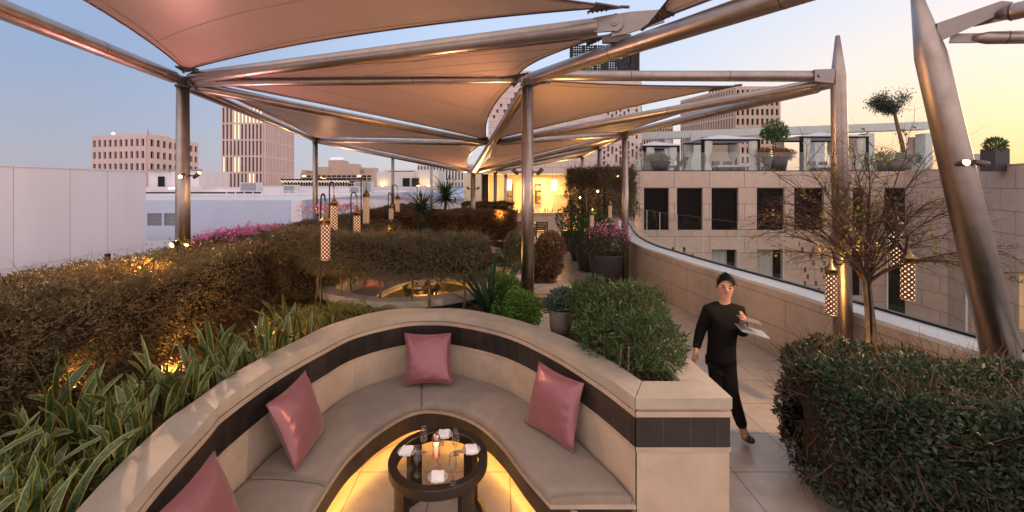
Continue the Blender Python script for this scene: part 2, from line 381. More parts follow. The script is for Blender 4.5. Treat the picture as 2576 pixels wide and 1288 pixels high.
def lamp(kind, loc, energy, color, parent=None, size=.05, aim=None, cone=R(90), blend=.6):
    d = bpy.data.lights.new("light", kind); d.energy = energy; d.color = color
    if kind != "SUN": d.shadow_soft_size = size
    if kind == "SPOT": d.spot_size = cone; d.spot_blend = blend
    o = bpy.data.objects.new("light", d); COL.objects.link(o); o.location = loc
    if aim is not None: o.rotation_euler = (Vector(aim) - Vector(loc)).to_track_quat("-Z", "Y").to_euler()
    return o
def catmull(pts, per=8):
    pts = [Vector(p) for p in pts]; P = [pts[0] * 2 - pts[1]] + pts + [pts[-1] * 2 - pts[-2]]; out = []
    for i in range(1, len(P) - 2):
        for k in range(per):
            t = k / per; a, b, c, d = P[i - 1:i + 3]
            out.append(.5 * ((2 * b) + (c - a) * t + (2 * a - 5 * b + 4 * c - d) * t * t + (3 * b - 3 * c + d - a) * t ** 3))
    return out + [pts[-1]]
# ---- foliage
def fast_mesh(name, V, quads, mats, tint=None, parent=None, tris=None):
    me = bpy.data.meshes.new(name); nq = len(quads)
    me.vertices.add(len(V)); me.vertices.foreach_set("co", np.asarray(V, np.float32).ravel())
    me.loops.add(nq * 4); me.loops.foreach_set("vertex_index", np.asarray(quads, np.int32).ravel())
    me.polygons.add(nq); me.polygons.foreach_set("loop_start", np.arange(0, nq * 4, 4, dtype=np.int32))
    me.polygons.foreach_set("loop_total", np.full(nq, 4, np.int32))
    if tint is not None:
        at = me.attributes.new("tint", "FLOAT", "POINT"); at.data.foreach_set("value", np.asarray(tint, np.float32))
    me.materials.append(M[mats]); me.update(calc_edges=True)
    o = bpy.data.objects.new(name, me); COL.objects.link(o)
    if parent is not None: setparent(o, parent)
    return o
def unit(a): return a / np.maximum(np.linalg.norm(a, axis=1, keepdims=True), 1e-6)
def noise3(P, f, seed=0):
    """cheap smooth pseudo-noise in -1..1"""
    r = np.random.RandomState(seed); o = 0
    for k in range(4):
        w = r.normal(size=3) * f * (1 + .6 * k); o = o + np.sin(P @ w + r.uniform(0, 6.28)) / (1 + .5 * k)
    return o / 2.2
def leaves(name, P, size, m, parent=None, aspect=.42, out=None, bias=.7, up=.15, fold=.25):
    """one small folded leaf blade at every point of P, pointing roughly along OUT"""
    n = len(P); a = NR.normal(size=(n, 3))
    if out is not None: a = a * (1 - bias) + out * bias
    a[:, 2] += up; a = unit(a); b = unit(np.cross(a, NR.normal(size=(n, 3)))); c = np.cross(a, b)
    L = (size * NR.uniform(.6, 1.35, n))[:, None]; w = L * aspect * .5
    V = np.stack([P, P + a * L * .45 + b * w + c * L * fold * .3, P + a * L + c * L * fold * NR.normal(size=(n, 1)) * .5, P + a * L * .45 - b * w + c * L * fold * .3], 1).reshape(-1, 3)
    q = np.arange(n * 4).reshape(-1, 4); t = np.repeat(np.clip(NR.beta(2, 2, n) * .62 + .38 * (.5 + .75 * noise3(P, 2.1, 77)), 0, 1), 4)
    return fast_mesh(name, V, q, m, t, parent)
def twigs(name, P, D, length, wid, m="twig", parent=None, seg=3, wob=.35):
    n = len(P); Vs = []; d = unit(D); p = P.copy(); s = unit(np.cross(d, NR.normal(size=(n, 3))))
    rings = []
    L = length * NR.uniform(.5, 1.3, (n, 1))
    for k in range(seg + 1):
        w = wid * (1 - .75 * k / seg); rings += [p + s * w, p - s * w]
        d = unit(d + NR.normal(size=(n, 3)) * wob); p = p + d * L / seg
    V = np.stack(rings, 1).reshape(-1, 3); m2 = (seg + 1) * 2; q = []
    base = np.arange(n) * m2
    for k in range(seg): q.append(np.stack([base + 2 * k, base + 2 * k + 1, base + 2 * k + 3, base + 2 * k + 2], 1))
    return fast_mesh(name, V, np.concatenate(q), m, None, parent)
def path_hedge(label, cat, spine, half, z0, z1, n, size, m, group=None, shell=.75, twn=0, twl=.22, twm="twig", core=True, name="hedge", rough=.09, stems=0, seed=1, fx=None, tw=.0035, top_bias=.5, soilz=None):
    """clipped hedge along a plan line; spine [(x, y)], half width"""
    sp = catmull([(x, y, 0) for x, y in spine], 6); seglen = np.array([(sp[i + 1] - sp[i]).length for i in range(len(sp) - 1)]); cum = np.concatenate([[0], np.cumsum(seglen)])
    S_ = np.array([[p.x, p.y] for p in sp]); T_ = np.gradient(S_, axis=0); T_ /= np.linalg.norm(T_, axis=1, keepdims=True); N_ = np.stack([-T_[:, 1], T_[:, 0]], 1)
    tot = cum[-1]; hz = (z1 - z0) / 2; zc = (z0 + z1) / 2
    def place(u, a, b):
        x = np.stack([np.interp(u, cum, S_[:, 0]), np.interp(u, cum, S_[:, 1])], 1); nn = np.stack([np.interp(u, cum, N_[:, 0]), np.interp(u, cum, N_[:, 1])], 1)
        return np.concatenate([x + nn * (a * half)[:, None], (zc + b * hz)[:, None]], 1), nn
    def sample(n, shellf):
        u = NR.uniform(0, tot, n)
        if fx is not None: u = tot * NR.uniform(0, 1, n) ** fx
        s1 = NR.uniform(-1, 1, n); sg = NR.choice([-1., 1.], n); onface = NR.uniform(size=n) < hz / (hz + half)
        a = np.where(onface, sg, s1); b = np.where(onface, s1, np.where(NR.uniform(size=n) < .82, 1., -1.))
        rc = np.minimum(1, 1.26 / np.sqrt(a * a + b * b)); a = a * rc; b = b * rc
        r = np.where(NR.uniform(size=n) < shellf, NR.uniform(.86, 1.02, n), NR.uniform(.3, .95, n))
        endf = np.minimum(np.minimum(u, tot - u) / (half * .8), 1); sc = .55 + .45 * np.sqrt(np.clip(endf, 0, 1))
        P, nn = place(u, a * r * sc, b * r * (.8 + .2 * sc))
        P = P + rough * np.stack([noise3(P, 5, seed), noise3(P, 5, seed + 1), noise3(P, 6, seed + 2)], 1)
        o = np.concatenate([nn * a[:, None], b[:, None]], 1)
        return P, unit(o)
    t = thing(name, label, cat, (sp[0].x, sp[0].y, z0 if soilz is None else soilz), group)
    P, o = sample(n, shell); leaves("foliage", P, size, m, t, out=o, bias=.45)
    if twn:
        P, o = sample(twn, .5); twigs("twigs", P - o * .08, o + NR.normal(size=o.shape) * .5, twl, tw, twm, parent=t)
    if core:  # added dark core: blocks light and stands in for shade inside the hedge
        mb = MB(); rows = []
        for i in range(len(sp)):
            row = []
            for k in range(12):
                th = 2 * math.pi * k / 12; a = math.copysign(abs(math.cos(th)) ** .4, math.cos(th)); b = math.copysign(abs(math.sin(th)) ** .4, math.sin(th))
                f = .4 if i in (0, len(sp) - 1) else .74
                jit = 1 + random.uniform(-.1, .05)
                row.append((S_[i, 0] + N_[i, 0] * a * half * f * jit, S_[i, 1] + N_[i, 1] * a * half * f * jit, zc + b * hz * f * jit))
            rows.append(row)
        mb.grid(rows, closed=True); c = mb.build("shade_core", "shade_core", t)
    if stems:
        mb = MB()
        for k in range(stems):
            u = tot * (k + .5) / stems + random.uniform(-.15, .15); p, _ = place(np.array([min(max(u, .05), tot - .05)]), np.array([random.uniform(-.4, .4)]), np.array([-1.0])); p = Vector(p[0])
            z = soilz if soilz is not None else z0
            bx, by = random.uniform(-.1, .1), random.uniform(-.05, .05)
            mb = MB()
            mb.tube([(p.x + bx, p.y + by, z - .03), (p.x + bx * .3 + .02, p.y, (z + z0) / 2), (p.x, p.y, z0 + .12)], [.022, .017, .014], 7)
            for q in range(3):
                mb.tube([(p.x, p.y, z0 + .03 * q), (p.x + random.uniform(-.2, .2), p.y + random.uniform(-.12, .12), z0 + .28)], [.012, .005], 5)
            mb.build("stem", "bark", t)
    return t
def ball(P0, r, n, squash=1.0, lump=.15, seed=3, shell=.7):
    d = unit(NR.normal(size=(n, 3))); rr = np.where(NR.uniform(size=n) < shell, NR.uniform(.86, 1.03, n), NR.uniform(.4, .95, n))
    P = d * rr[:, None]; P = P * (1 + lump * noise3(d, 3.2, seed))[:, None]; P[:, 2] *= squash
    return P * r + np.array(P0), d
# ================================================================ SETTING
def slab(name, x0, x1, y0, y1, z, m): 
    mb = MB(); mb.add([(x0, y0, z), (x1, y0, z), (x1, y1, z), (x0, y1, z)], [(0, 1, 2, 3)], [(x0, y0), (x1, y0), (x1, y1), (x0, y1)]); return struct(mb, name, m)
slab("city_ground", -3000, 3000, -50, 3000, -14, "city")
mb = MB(); mb.box(-3.2, 5.4, -2, 25.6, -.6, 0); struct(mb, "deck_floor", "pavers")
mb = MB(); mb.box(-40, -4.9, -4, 19.4, -.4, .15); struct(mb, "roof_terrace", "roof_pave")
slab("courtyard_ground", 5.5, 40, 1, 24, -6.5, "pavers")

# ---- curved booth 1: inner wall face I, seat edge E, planter side O (plan metres)
Ic = [(-1.35, 1.0), (-1.794, 1.998), (-1.956, 2.806), (-1.993, 3.071), (-1.925, 3.669), (-1.774, 4.205), (-1.593, 4.659), (-1.189, 5.015), (-.849, 5.093), (-.468, 5.015), (.087, 4.659), (.52, 4.09), (.834, 3.489), (1.0, 3.071)]
Ec = [(-.85, 1.2), (-1.2, 2.0), (-1.33, 2.806), (-1.34, 3.05), (-1.31, 3.518), (-1.23, 3.8), (-1.13, 4.02), (-.95, 4.27), (-.752, 4.36), (-.473, 4.30), (-.2, 4.10), (.02, 3.78), (.2, 3.40), (.379, 3.071)]
Oc = [(-1.6, .9), (-2.026, 1.998), (-2.193, 2.693), (-2.205, 2.987), (-2.19, 3.55), (-2.05, 4.15), (-1.85, 4.75), (-1.4, 5.23), (-.849, 5.30), (-.40, 5.25), (.20, 4.85), (.693, 4.282), (.98, 3.75), (1.139, 3.335)]
c3 = lambda L: catmull([(x, y, 0) for x, y in L], 8)
Ip, Ep, Op = c3(Ic), c3(Ec), c3(Oc); NB = len(Ip)
def arclen(P):
    o = [0]
    for a, b in zip(P, P[1:]): o.append(o[-1] + (b - a).length)
    return o
uI, uE = arclen(Ip), arclen(Ep)
def toward(P, Q, d): return [a + (b - a).normalized() * d for a, b in zip(P, Q)]
def sweep(mb, P, Q, z0, z1, mi=0, caps=True):
    """solid band between plan lines P and Q"""
    u = arclen(P); n = len(P)
    v = lambda L, z: [(p.x, p.y, z) for p in L]
    mb.grid([v(P, z0), v(P, z1)], [[(a, z0) for a in u], [(a, z1) for a in u]], mi, False)
    mb.grid([v(P, z1), v(Q, z1)], [[(a, 0) for a in u], [(a, .3) for a in u]], mi, False)
    mb.grid([v(Q, z1), v(Q, z0)], [[(a, z1) for a in u], [(a, z0) for a in u]], mi, False)
    mb.grid([v(Q, z0), v(P, z0)], [[(a, .3) for a in u], [(a, 0) for a in u]], mi, False)
    if caps:
        for k in (0, n - 1): mb.add([(P[k].x, P[k].y, z0), (Q[k].x, Q[k].y, z0), (Q[k].x, Q[k].y, z1), (P[k].x, P[k].y, z1)], [(0, 1, 2, 3)], [(0, z0), (.3, z0), (.3, z1), (0, z1)], mi)
def booth_courses(t, I, O, pier=None, wall=None):
    ins = lambda d: (toward(I, O, d), toward(O, I, d))
    specs = [("coping", 1.048, 1.138, 0, "stone_top"), ("shadow_gap", 1.030, 1.048, .022, "stone"), ("ledge", .990, 1.030, .004, "stone"), ("tile_band", .765, .990, .012, "dark_tile"), ("lower_ledge", .735, .765, .006, "stone"), ("backrest_wall", -.02, .735, .016, "back_stone")]
    for nm, z0, z1, d, m in specs:
        mb = MB(); a, b = ins(d); sweep(mb, a, b, z0, z1)
        for poly in (pier, wall):
            if not poly: continue
            cx = sum(p[0] for p in poly) / len(poly); cy = sum(p[1] for p in poly) / len(poly)
            q = [(x + d * (1 if x < cx else -1), y + d * (1 if y < cy else -1)) for x, y in poly]
            mb.prism(q, z0, z1)
        mb.build(nm, m, t, bevel=.006 if nm in ("coping",) else 0)
booth = thing("curved_booth", "open horseshoe stone seating booth with dark tile bands in the foreground, table set inside", "booth", (0, 0, 0))
booth_courses(booth, Ip, Op, pier=[(1.004, 3.071), (1.72, 3.071), (1.72, 3.335), (1.143, 3.335)], wall=[(1.45, 3.341), (1.72, 3.341), (1.72, 5.7), (1.45, 5.7)])
# the bench inside it
mb = MB(); sweep(mb, toward(Ip, Ep, -.01), Ep, .315, .345); mb.build("seat_slab", "stone", booth)
mb = MB(); Er = toward(Ep, Ip, .025); sweep(mb, Er, toward(Ep, Ip, .06), .135, .314); mb.build("tile_riser", "dark_tile", booth)
mb = MB(); sweep(mb, toward(Ep, Ip, .16), toward(Ep, Ip, .2), -.01, .30); mb.build("plinth", "stone", booth)
mb = MB(); sweep(mb, toward(Ep, Ip, .10), toward(Ep, Ip, .125), .12, .134); mb.build("light_strip", "led_yellow", booth)
mb = MB(); 
pr = [(1 - k / 6, 0) for k in range(7)]
mb.box(.40, .98, 3.09, 3.12, .0, .314); mb.build("bench_end", "dark_tile", booth)
def cushion(a, b, label):
    prof = [(.03, .347), (.025, .40), (.07, .424), (.3, .432), (.6, .430), (.9, .424), (.965, .412), (.99, .385), (.985, .35)]
    k0 = int(a * (NB - 1)); k1 = int(b * (NB - 1)); rows = []
    for k in range(k0, k1 + 1):
        e = min(k - k0, k1 - k); sh = {0: .030, 1: .006}.get(e, 0)
        rows.append([(lambda p, z: (p.x, p.y, z))(Ip[k].lerp(Ep[k], t), z - sh * (1 if z > .40 else 0) + .004 * math.sin(k * .9 + t * 5)) for t, z in prof])
    if k1 > k0:  # keep a seam between neighbouring cushions
        for row, nb, s in ((rows[0], rows[1], .10), (rows[-1], rows[-2], .10 if b < .99 else .25)):
            for i in range(len(row)): row[i] = tuple(Vector(row[i]).lerp(Vector(nb[i]), s))
    m = MB(); m.grid(rows); m.f.append([i for i in range(len(prof))]); o = len(m.v) - len(prof); m.f.append([o + i for i in range(len(prof))][::-1])
    c = m.build("seat_cushion", "fabric"); tag(c, label, "cushion", "taupe cushions on the curved bench"); return c
cushion(.0, .265, "taupe bench cushion at the near left end of the booth, under the cut-off pink pillow")
cushion(.265, .605, "taupe bench cushion curving along the left of the booth to the middle seam")
cushion(.605, 1.0, "taupe bench cushion on the right side of the booth, ending at the stone pier")

# planting soil round the booths
def inside(p, poly):
    x, y = p; r = False; j = len(poly) - 1
    for i in range(len(poly)):
        (xi, yi), (xj, yj) = poly[i], poly[j]
        if (yi > y) != (yj > y) and x < (xj - xi) * (y - yi) / (yj - yi) + xi: r = not r
        j = i
    return r
mid1 = [((a.x + b.x) / 2, (a.y + b.y) / 2) for a, b in zip(Ip, Op)] + [(1.6, 3.2), (1.6, -3), (-1.5, -3)]
PC = Vector((-1.45, 8.45, 0))
def ell(ax, ay, n=72, a0=0, a1=2 * math.pi): return [Vector((PC.x + ax * math.cos(a0 + (a1 - a0) * k / n), PC.y + ay * math.sin(a0 + (a1 - a0) * k / n), 0)) for k in range(n + 1)]
ring_in = ell(1.72, 2.62); ring_out = ell(1.98, 2.88)
mid2 = [(p.x, p.y) for p in ell(1.85, 2.75)]
mb = MB(); c = .12
xs = np.arange(-4.9, 1.45, c)
for x in xs:
    for y in np.arange(1.0, 24, c if 1 else c):
        if x > -3.2 and y > 12.6 and x > -2.6: continue
        q = (x + c / 2, y + c / 2)
        if inside(q, mid1) or inside(q, mid2): continue
        if q[0] > .45 and q[1] > 6.3: continue
        zz = lambda X, Y: .985 + .03 * math.sin(X * 3.1 + Y) * math.sin(Y * 2.3) + .012 * math.sin(X * 17) * math.sin(Y * 19)
        mb.add([(x, y, zz(x, y)), (x + c, y, zz(x + c, y)), (x + c, y + c, zz(x + c, y + c)), (x, y + c, zz(x, y + c))], [(0, 1, 2, 3)], smooth=True)
struct(mb, "planter_soil", "soil")
# mulch and leaf litter on the soil
n = 9000
P = np.stack([NR.uniform(-4.4, 1.0, n), 1.2 + 7.5 * NR.uniform(0, 1, n) ** 1.3, np.full(n, 1.01)], 1)
keep = np.array([not (inside((p[0], p[1]), mid1) or inside((p[0], p[1]), mid2)) for p in P]); P = P[keep]
tag(leaves("leaf_litter", P, .035, "leaf_left", aspect=.3, up=0), "fallen leaves and mulch on the planter soil", "leaf litter", None, "stuff")

# planter walls
def wall_thing(name, label, cat, boxes, m="stone", group=None, bevel=.006):
    mb = MB()
    for b in boxes: mb.box(*b)
    o = mb.build(name, m, bevel=bevel); return tag(o, label, cat, group)
wall_thing("planter_wall", "long pale planter wall behind the hedge along the roof edge", "wall", [(-5.0, -4.88, 1.0, 23.5, .0, 1.02)])
t = thing("stone_pier", "pale stone pier with dark band behind the central steel post, beside the boxwood", "pier", (.8, 6.5, 0))
mb = MB(); mb.box(.42, 1.14, 6.32, 6.62, 1.05, 1.14); mb.build("coping", "stone_top", t, bevel=.006)
mb = MB(); mb.box(.44, 1.12, 6.335, 6.605, .99, 1.045); mb.build("ledge", "stone", t)
mb = MB(); mb.box(.43, 1.13, 6.33, 6.61, .70, .988); mb.build("tile_band", "dark_tile", t)
mb = MB(); mb.box(.44, 1.12, 6.335, 6.605, 0, .698); mb.build("pier_body", "stone", t)
wall_thing("paved_ledge", "pale stone slab beside the small grey pot, behind the feathery shrub", "ledge", [(.42, 1.44, 4.9, 6.0, .80, 1.0)], "stone_top")

# ---- booth 2 (sunken, seen over its rim)
b2 = thing("oval_booth", "second sunken oval booth behind the low hedge, its lit table just visible", "booth", (PC.x, PC.y, 0))
def ring(mb, A_, B_, z0, z1):
    sweep(mb, A_, B_, z0, z1, 0, False)
for nm, z0, z1, d, m in [("coping", 1.045, 1.138, 0, "stone_top"), ("tile_band", .76, 1.043, .012, "dark_tile"), ("backrest_wall", -.02, .758, .018, "back_stone")]:
    mb = MB(); ring(mb, toward(ring_in, ring_out, d), toward(ring_out, ring_in, d), z0, z1); mb.build(nm, m, b2)
seat2 = ell(1.05, 1.75)
mb = MB(); ring(mb, ring_in, seat2, .315, .36); mb.build("seat_slab", "stone", b2)
mb = MB(); ring(mb, ell(1.66, 2.56), ell(1.07, 1.77), .362, .43); mb.build("seat_pad", "fabric", b2)
mb = MB(); ring(mb, ell(1.12, 1.82), ell(1.08, 1.78), .10, .313); mb.build("tile_riser", "dark_tile", b2)
mb = MB(); ring(mb, ell(1.16, 1.86), ell(1.19, 1.89), .085, .099); mb.build("light_strip", "led_yellow", b2)
lamp("POINT", (PC.x, PC.y + .7, .25), 34, (1, .55, .12), size=.15)
lamp("POINT", (PC.x, PC.y - .9, .25), 20, (1, .55, .12), size=.15)

# ---- right parapet with coping, glass balustrade
Pin = [(4.95, .2), (4.85, 2), (4.72, 3.6), (4.6, 4.7), (4.5, 5.6), (4.4, 6.5), (4.22, 7.6), (4.02, 8.8), (3.88, 10), (3.78, 11), (3.85, 12.3), (4.15, 14), (4.9, 17), (5.6, 19.5)]
Pi = c3(Pin); 
def offset(P, d):
    o = []
    for i, p in enumerate(P):
        tt = (P[min(i + 1, len(P) - 1)] - P[max(i - 1, 0)]).normalized(); o.append(p + Vector((tt.y, -tt.x, 0)) * d)
    return o
par = thing("parapet", "curved beige stone parapet along the right edge of the walkway", "parapet", (4.5, 5.6, 0))
mb = MB(); sweep(mb, Pi, offset(Pi, .44), -.02, 1.035); mb.build("wall_face", "parapet_stone", par)
mb = MB(); sweep(mb, offset(Pi, -.012), offset(Pi, .50), 1.036, 1.085); mb.build("coping", "coping", par, bevel=.005)
gl = thing("glass_balustrade", "clear glass balustrade standing on the curved parapet", "balustrade", (4.9, 5.6, 1.08))
G0 = offset(Pi, .41); G1 = offset(Pi, .425)
mb = MB(); sweep(mb, offset(Pi, .385), offset(Pi, .45), 1.086, 1.115); mb.build("base_channel", "black_metal", gl)
panes = []; cut = list(range(8, len(Pi) - 1, 7)) + [len(Pi) - 1]
for k0, k1 in zip(cut, cut[1:]):
    mb = MB(); a = G0[k0:k1 + 1]; b = G1[k0:k1 + 1]
    a = [a[0].lerp(a[1], .02)] + a[1:-1] + [a[-1].lerp(a[-2], .02)]; b = [b[0].lerp(b[1], .02)] + b[1:-1] + [b[-1].lerp(b[-2], .02)]
    v = lambda L, z: [(p.x, p.y, z) for p in L]
    mb.grid([v(a, 1.1), v(a, 1.99)], None, 0, False); panes.append(mb.build("pane", "rail_glass", gl))
for k, pn in zip(cut, panes): p = G0[k]; mb = MB(); mb.box(p.x - .006, p.x + .010, p.y - .006, p.y + .006, 1.1, 1.990); mb.build("pane_edge", "frame_pale", pn)
mb = MB(); sweep(mb, offset(Pi, .407), offset(Pi, .428), 1.991, 2.0); mb.build("top_edge", "rail_glass", gl)

# ================================================================ NEIGHBOURS AND SKYLINE
def holes_wall(mb, x0, x1, z0, z1, y, holes, depth=.28, thick=None, plane=None):
    """vertical wall facing -y with openings [(xa, xb, za, zb)] and their reveals; plane maps (u, d, z) to world"""
    pl = plane or (lambda u, d, z: (u, y + d, z))
    xs = sorted({x0, x1, *[h[0] for h in holes], *[h[1] for h in holes]}); zs = sorted({z0, z1, *[h[2] for h in holes], *[h[3] for h in holes]})
    for xa, xb in zip(xs, xs[1:]):
        for za, zb in zip(zs, zs[1:]):
            cx, cz = (xa + xb) / 2, (za + zb) / 2
            if any(h[0] < cx < h[1] and h[2] < cz < h[3] for h in holes): continue
            n = max(1, int((xb - xa) / 1.5)) if plane else 1
            for k in range(n):
                a = xa + (xb - xa) * k / n; b = xa + (xb - xa) * (k + 1) / n
                mb.add([pl(a, 0, za), pl(b, 0, za), pl(b, 0, zb), pl(a, 0, zb)], [(0, 1, 2, 3)], [(a, za), (b, za), (b, zb), (a, zb)])
    for xa, xb, za, zb in holes:
        for (p, q) in (((xa, za), (xb, za)), ((xb, za), (xb, zb)), ((xb, zb), (xa, zb)), ((xa, zb), (xa, za))):
            mb.add([pl(p[0], 0, p[1]), pl(p[0], depth, p[1]), pl(q[0], depth, q[1]), pl(q[0], 0, q[1])], [(0, 1, 2, 3)], [(p[0], p[1]), (p[0] + depth, p[1]), (q[0] + depth, q[1]), (q[0], q[1])])

# white wall on the left
ww = thing("boundary_wall", "tall white panelled wall on the left beside the bare roof strip", "wall", (-15, 15, .15))
xw = -15.0
joints = [-2, 2.5, 7.0, 10.2, 12.9, 14.6, 16.0, 17.75]
for a, b in zip(joints, joints[1:]):
    mb = MB(); mb.box(xw - .5, xw, a + .01, b - .01, .152, 3.27); mb.build("wall_panel", "white_wall", ww)
mb = MB(); mb.box(xw - .53, xw + .03, -2, 17.8, 3.272, 3.32); mb.build("capping", "white_wall", ww)
mb = MB(); mb.box(xw - .4, xw - .02, -2, 17.7, .153, 3.25); mb.build("joint_backing", "grille", ww)
wall_thing("bollard", "thin dark post at the hedge edge before the white wall", "post", [(-6.62, -6.56, 7.0, 7.06, .15, 1.55)], "black_metal")

# low blue-grey roof building with white roofs
lb = thing("low_building", "low blue-grey building with flat white roofs and a pair of vents", "building", (-16, 20, 0))
holes = [(-16.85, -16.15, .75, 1.35), (-16.05, -15.4, .75, 1.35)]
mb = MB(); holes_wall(mb, -25, -9.6, -2, 1.98, 20, holes, .12); mb.add([(-9.6, 20, -2), (-9.6, 20, 1.98), (-9.6, 52, 1.98), (-9.6, 52, -2)], [(0, 3, 2, 1)], [(0, 0), (0, 1), (1, 1), (1, 0)]); mb.build("wall", "blue_wall", lb)
mb = MB(); mb.box(-25, -9.62, 20.02, 52, 1.7, 1.96); mb.build("roof", "roof_white", lb)
for h in holes:
    mb = MB()
    for k in range(9): mb.box(h[0], h[1], 20.05, 20.10, h[2] + k * .066, h[2] + k * .066 + .04)
    mb.box(h[0], h[1], 20.11, 20.13, h[2], h[3]); mb.build("vent", "grille", lb)
mb = MB(); mb.box(-9.9, -9.4, 19.9, 20.3, -2, 1.99); mb.build("corner_pillar", "white_wall", lb)
mb = MB(); mb.box(-9.3, -4.4, 23, 23.3, -2, 1.9); mb.build("end_wall", "white_wall", lb)
mb = MB(); mb.box(-24, -8, 30, 30.4, 1.97, 2.15); mb.box(-30, -14, 36, 36.4, 1.97, 2.35); mb.box(-30, -5, 44, 44.4, 1.97, 2.5); mb.build("roof_kerb", "white_wall", lb)
mb = MB()
for k in range(9):
    x = -17 + k * .55; mb.box(x, x + .05, 26, 26.05, 1.97, 2.32)
mb.box(-17, -12.5, 26, 26.04, 2.32, 2.36); mb.build("pipe_rack", "white_wall", lb)
mb = MB(); mb.box(-27, -15.5, 27, 27.2, 2.16, 2.26); mb.build("roof_pipe", "black_metal", lb)
mb = MB(); mb.box(-23.5, -14.8, 40, 41, 2.4, 2.62); mb.box(-14.5, -6, 42, 42.5, 2.2, 2.42); mb.build("roof_edge", "roof_white", lb)

for k, (x, y, w_, h_) in enumerate([(-20.5, 33, 1.4, .9), (-17.6, 34, 1.0, .7), (-13.2, 38, 1.6, 1.0), (-11.5, 32, .8, .6)]):
    acu = thing("roof_unit", ["largest grey air unit on the low building's roof at the left", "smaller grey air unit beside the largest one on the low roof", "grey air unit far back on the low white roof", "small grey air unit near the right end of the low roof"][k], "air unit", (x, y, 1.97), "air units on the low roof")
    mb = MB(); mb.box(x, x + w_, y, y + .8, 2.02, 2.02 + h_); mb.build("housing", "roof_white", acu); mb = MB(); mb.box(x + .1, x + w_ - .1, y - .03, y - .003, 2.1, 1.95 + h_); mb.build("intake", "grille", acu)
    mb = MB(); mb.box(x - .04, x + w_ + .04, y, y + .8, 1.965, 2.018); mb.build("plinth", "grille", acu)
ph = thing("penthouse_block", "small white roof penthouse with a dark door behind the tall left post", "penthouse", (-36, 45, 1))
mb = MB(); p = A(370, 432, 45); q = A(500, 470, 45); mb.box(p.x, A(430, 0, 45).x, 45.2, 50, 1.5, p.z); mb.box(A(430, 0, 45).x + .01, q.x, 45, 50, 1.5, p.z + .1); mb.build("wall", "white_wall", ph)
mb = MB(); mb.box(p.x - 1, q.x + 1.5, 43.4, 44.9, .8, A(0, 470, 44).z); mb.build("lower_block", "white_wall", ph)
mb = MB(); a = A(398, 452, 45.1); b = A(413, 470, 45.1); mb.box(a.x, b.x, 45.05, 45.15, b.z - .3, a.z + .35); mb.build("door", "win_dark", ph)
mb = MB(); a = A(425, 471, 43.3); b = A(447, 487, 43.3); mb.box(a.x, b.x, 43.2, 43.38, b.z, a.z); o = mb.build("light_panel", "panel_violet", ph)
mb = MB(); mb.box(A(372, 0, 45).x, A(500, 0, 45).x + .2, 44.9, 45.3, p.z + .11, p.z + .28); mb.build("roof_edge", "grille", ph)

def facade_block(name, label, foot, z0, z1, faces, wallm, lattice, group=None, lit=None, winm="win_dark", winname="window", maxwin=96):
    """FOOT plan quad; FACES {edge: (cols, rows, pierfrac, bandfrac, ztop margin, zbot margin, depth)}"""
    t = thing(name, label, "building", (foot[0][0], foot[0][1], z0), group)
    mb = MB(); mb.prism(foot, z0, z1); mb.build("wall", wallm, t)
    cx = sum(p[0] for p in foot) / 4; cy = sum(p[1] for p in foot) / 4; cnt = 0
    lat = MB(); rest = MB()
    for e, (cols, rows, pf, bf, mt, mbm, dep) in faces.items():
        a = Vector((*foot[e], 0)); b = Vector((*foot[(e + 1) % 4], 0)); u = (b - a); L = u.length; u.normalize(); n = Vector((u.y, -u.x, 0))
        if n.dot(Vector((cx, cy, 0)) - a) > 0: n = -n
        cw = L / cols; rh = (z1 - mt - z0 - mbm) / rows
        def qbox(m, u0, u1, d0, d1, za, zb):
            vs = [a + u * uu + n * dd for dd in (d0, d1) for uu in (u0, u1)]
            V = [(p.x, p.y, z) for z in (za, zb) for p in vs]
            m.add(V, [(0, 2, 3, 1), (4, 5, 7, 6), (0, 1, 5, 4), (1, 3, 7, 5), (3, 2, 6, 7), (2, 0, 4, 6)])
        for k in range(cols + 1):
            c0 = k * cw; qbox(lat, max(0, c0 - cw * pf / 2), min(L, c0 + cw * pf / 2), .002, dep, z0, z1)
        for r in range(rows + 1):
            zc = z0 + mbm + r * rh
            for k in range(cols):
                qbox(lat, k * cw + cw * pf / 2 + .001, (k + 1) * cw - cw * pf / 2 - .001, .003, dep - .04, zc - rh * bf / 2, zc + rh * bf / 2)
        if mt > .5:
            for k in range(cols): qbox(lat, k * cw + cw * pf / 2 + .001, (k + 1) * cw - cw * pf / 2 - .001, .003, dep - .02, z1 - mt + rh * bf / 2 + .01 , z1)
        for r in range(rows):
            for k in range(cols):
                cnt += 1; il = lit(e, k, r) if lit else None
                m = MB() if cnt <= maxwin else rest
                qbox(m, k * cw + cw * pf / 2, (k + 1) * cw - cw * pf / 2, .004, .03, z0 + mbm + r * rh + rh * bf / 2, z0 + mbm + (r + 1) * rh - rh * bf / 2)
                if m is not rest: m.build(winname, il or winm, t)
    if rest.v: o = rest.build("upper_windows", winm, t); o["kind"] = "stuff"
    lat.build("facade_grid", lattice, t)
    return t
t = facade_block("office_block", "squat pink office block with square windows and a red roof beacon", [(-151.5, 156), (-126.4, 150), (-131, 181), (-156, 187)], -14, A(370, 340, 150).z,
    {0: (10, 6, .48, .42, .4, 8, .6), 1: (9, 6, .48, .42, .4, 8, .6)}, "far_pink", "far_pink", maxwin=96)
mb = MB(); p = A(285, 340, 156); mb.lathe(p, [(0, 1.2), (.5, .9), (.6, .4), (.5, 0), (0, 0)], 8); mb.build("beacon", "beacon_red", t)
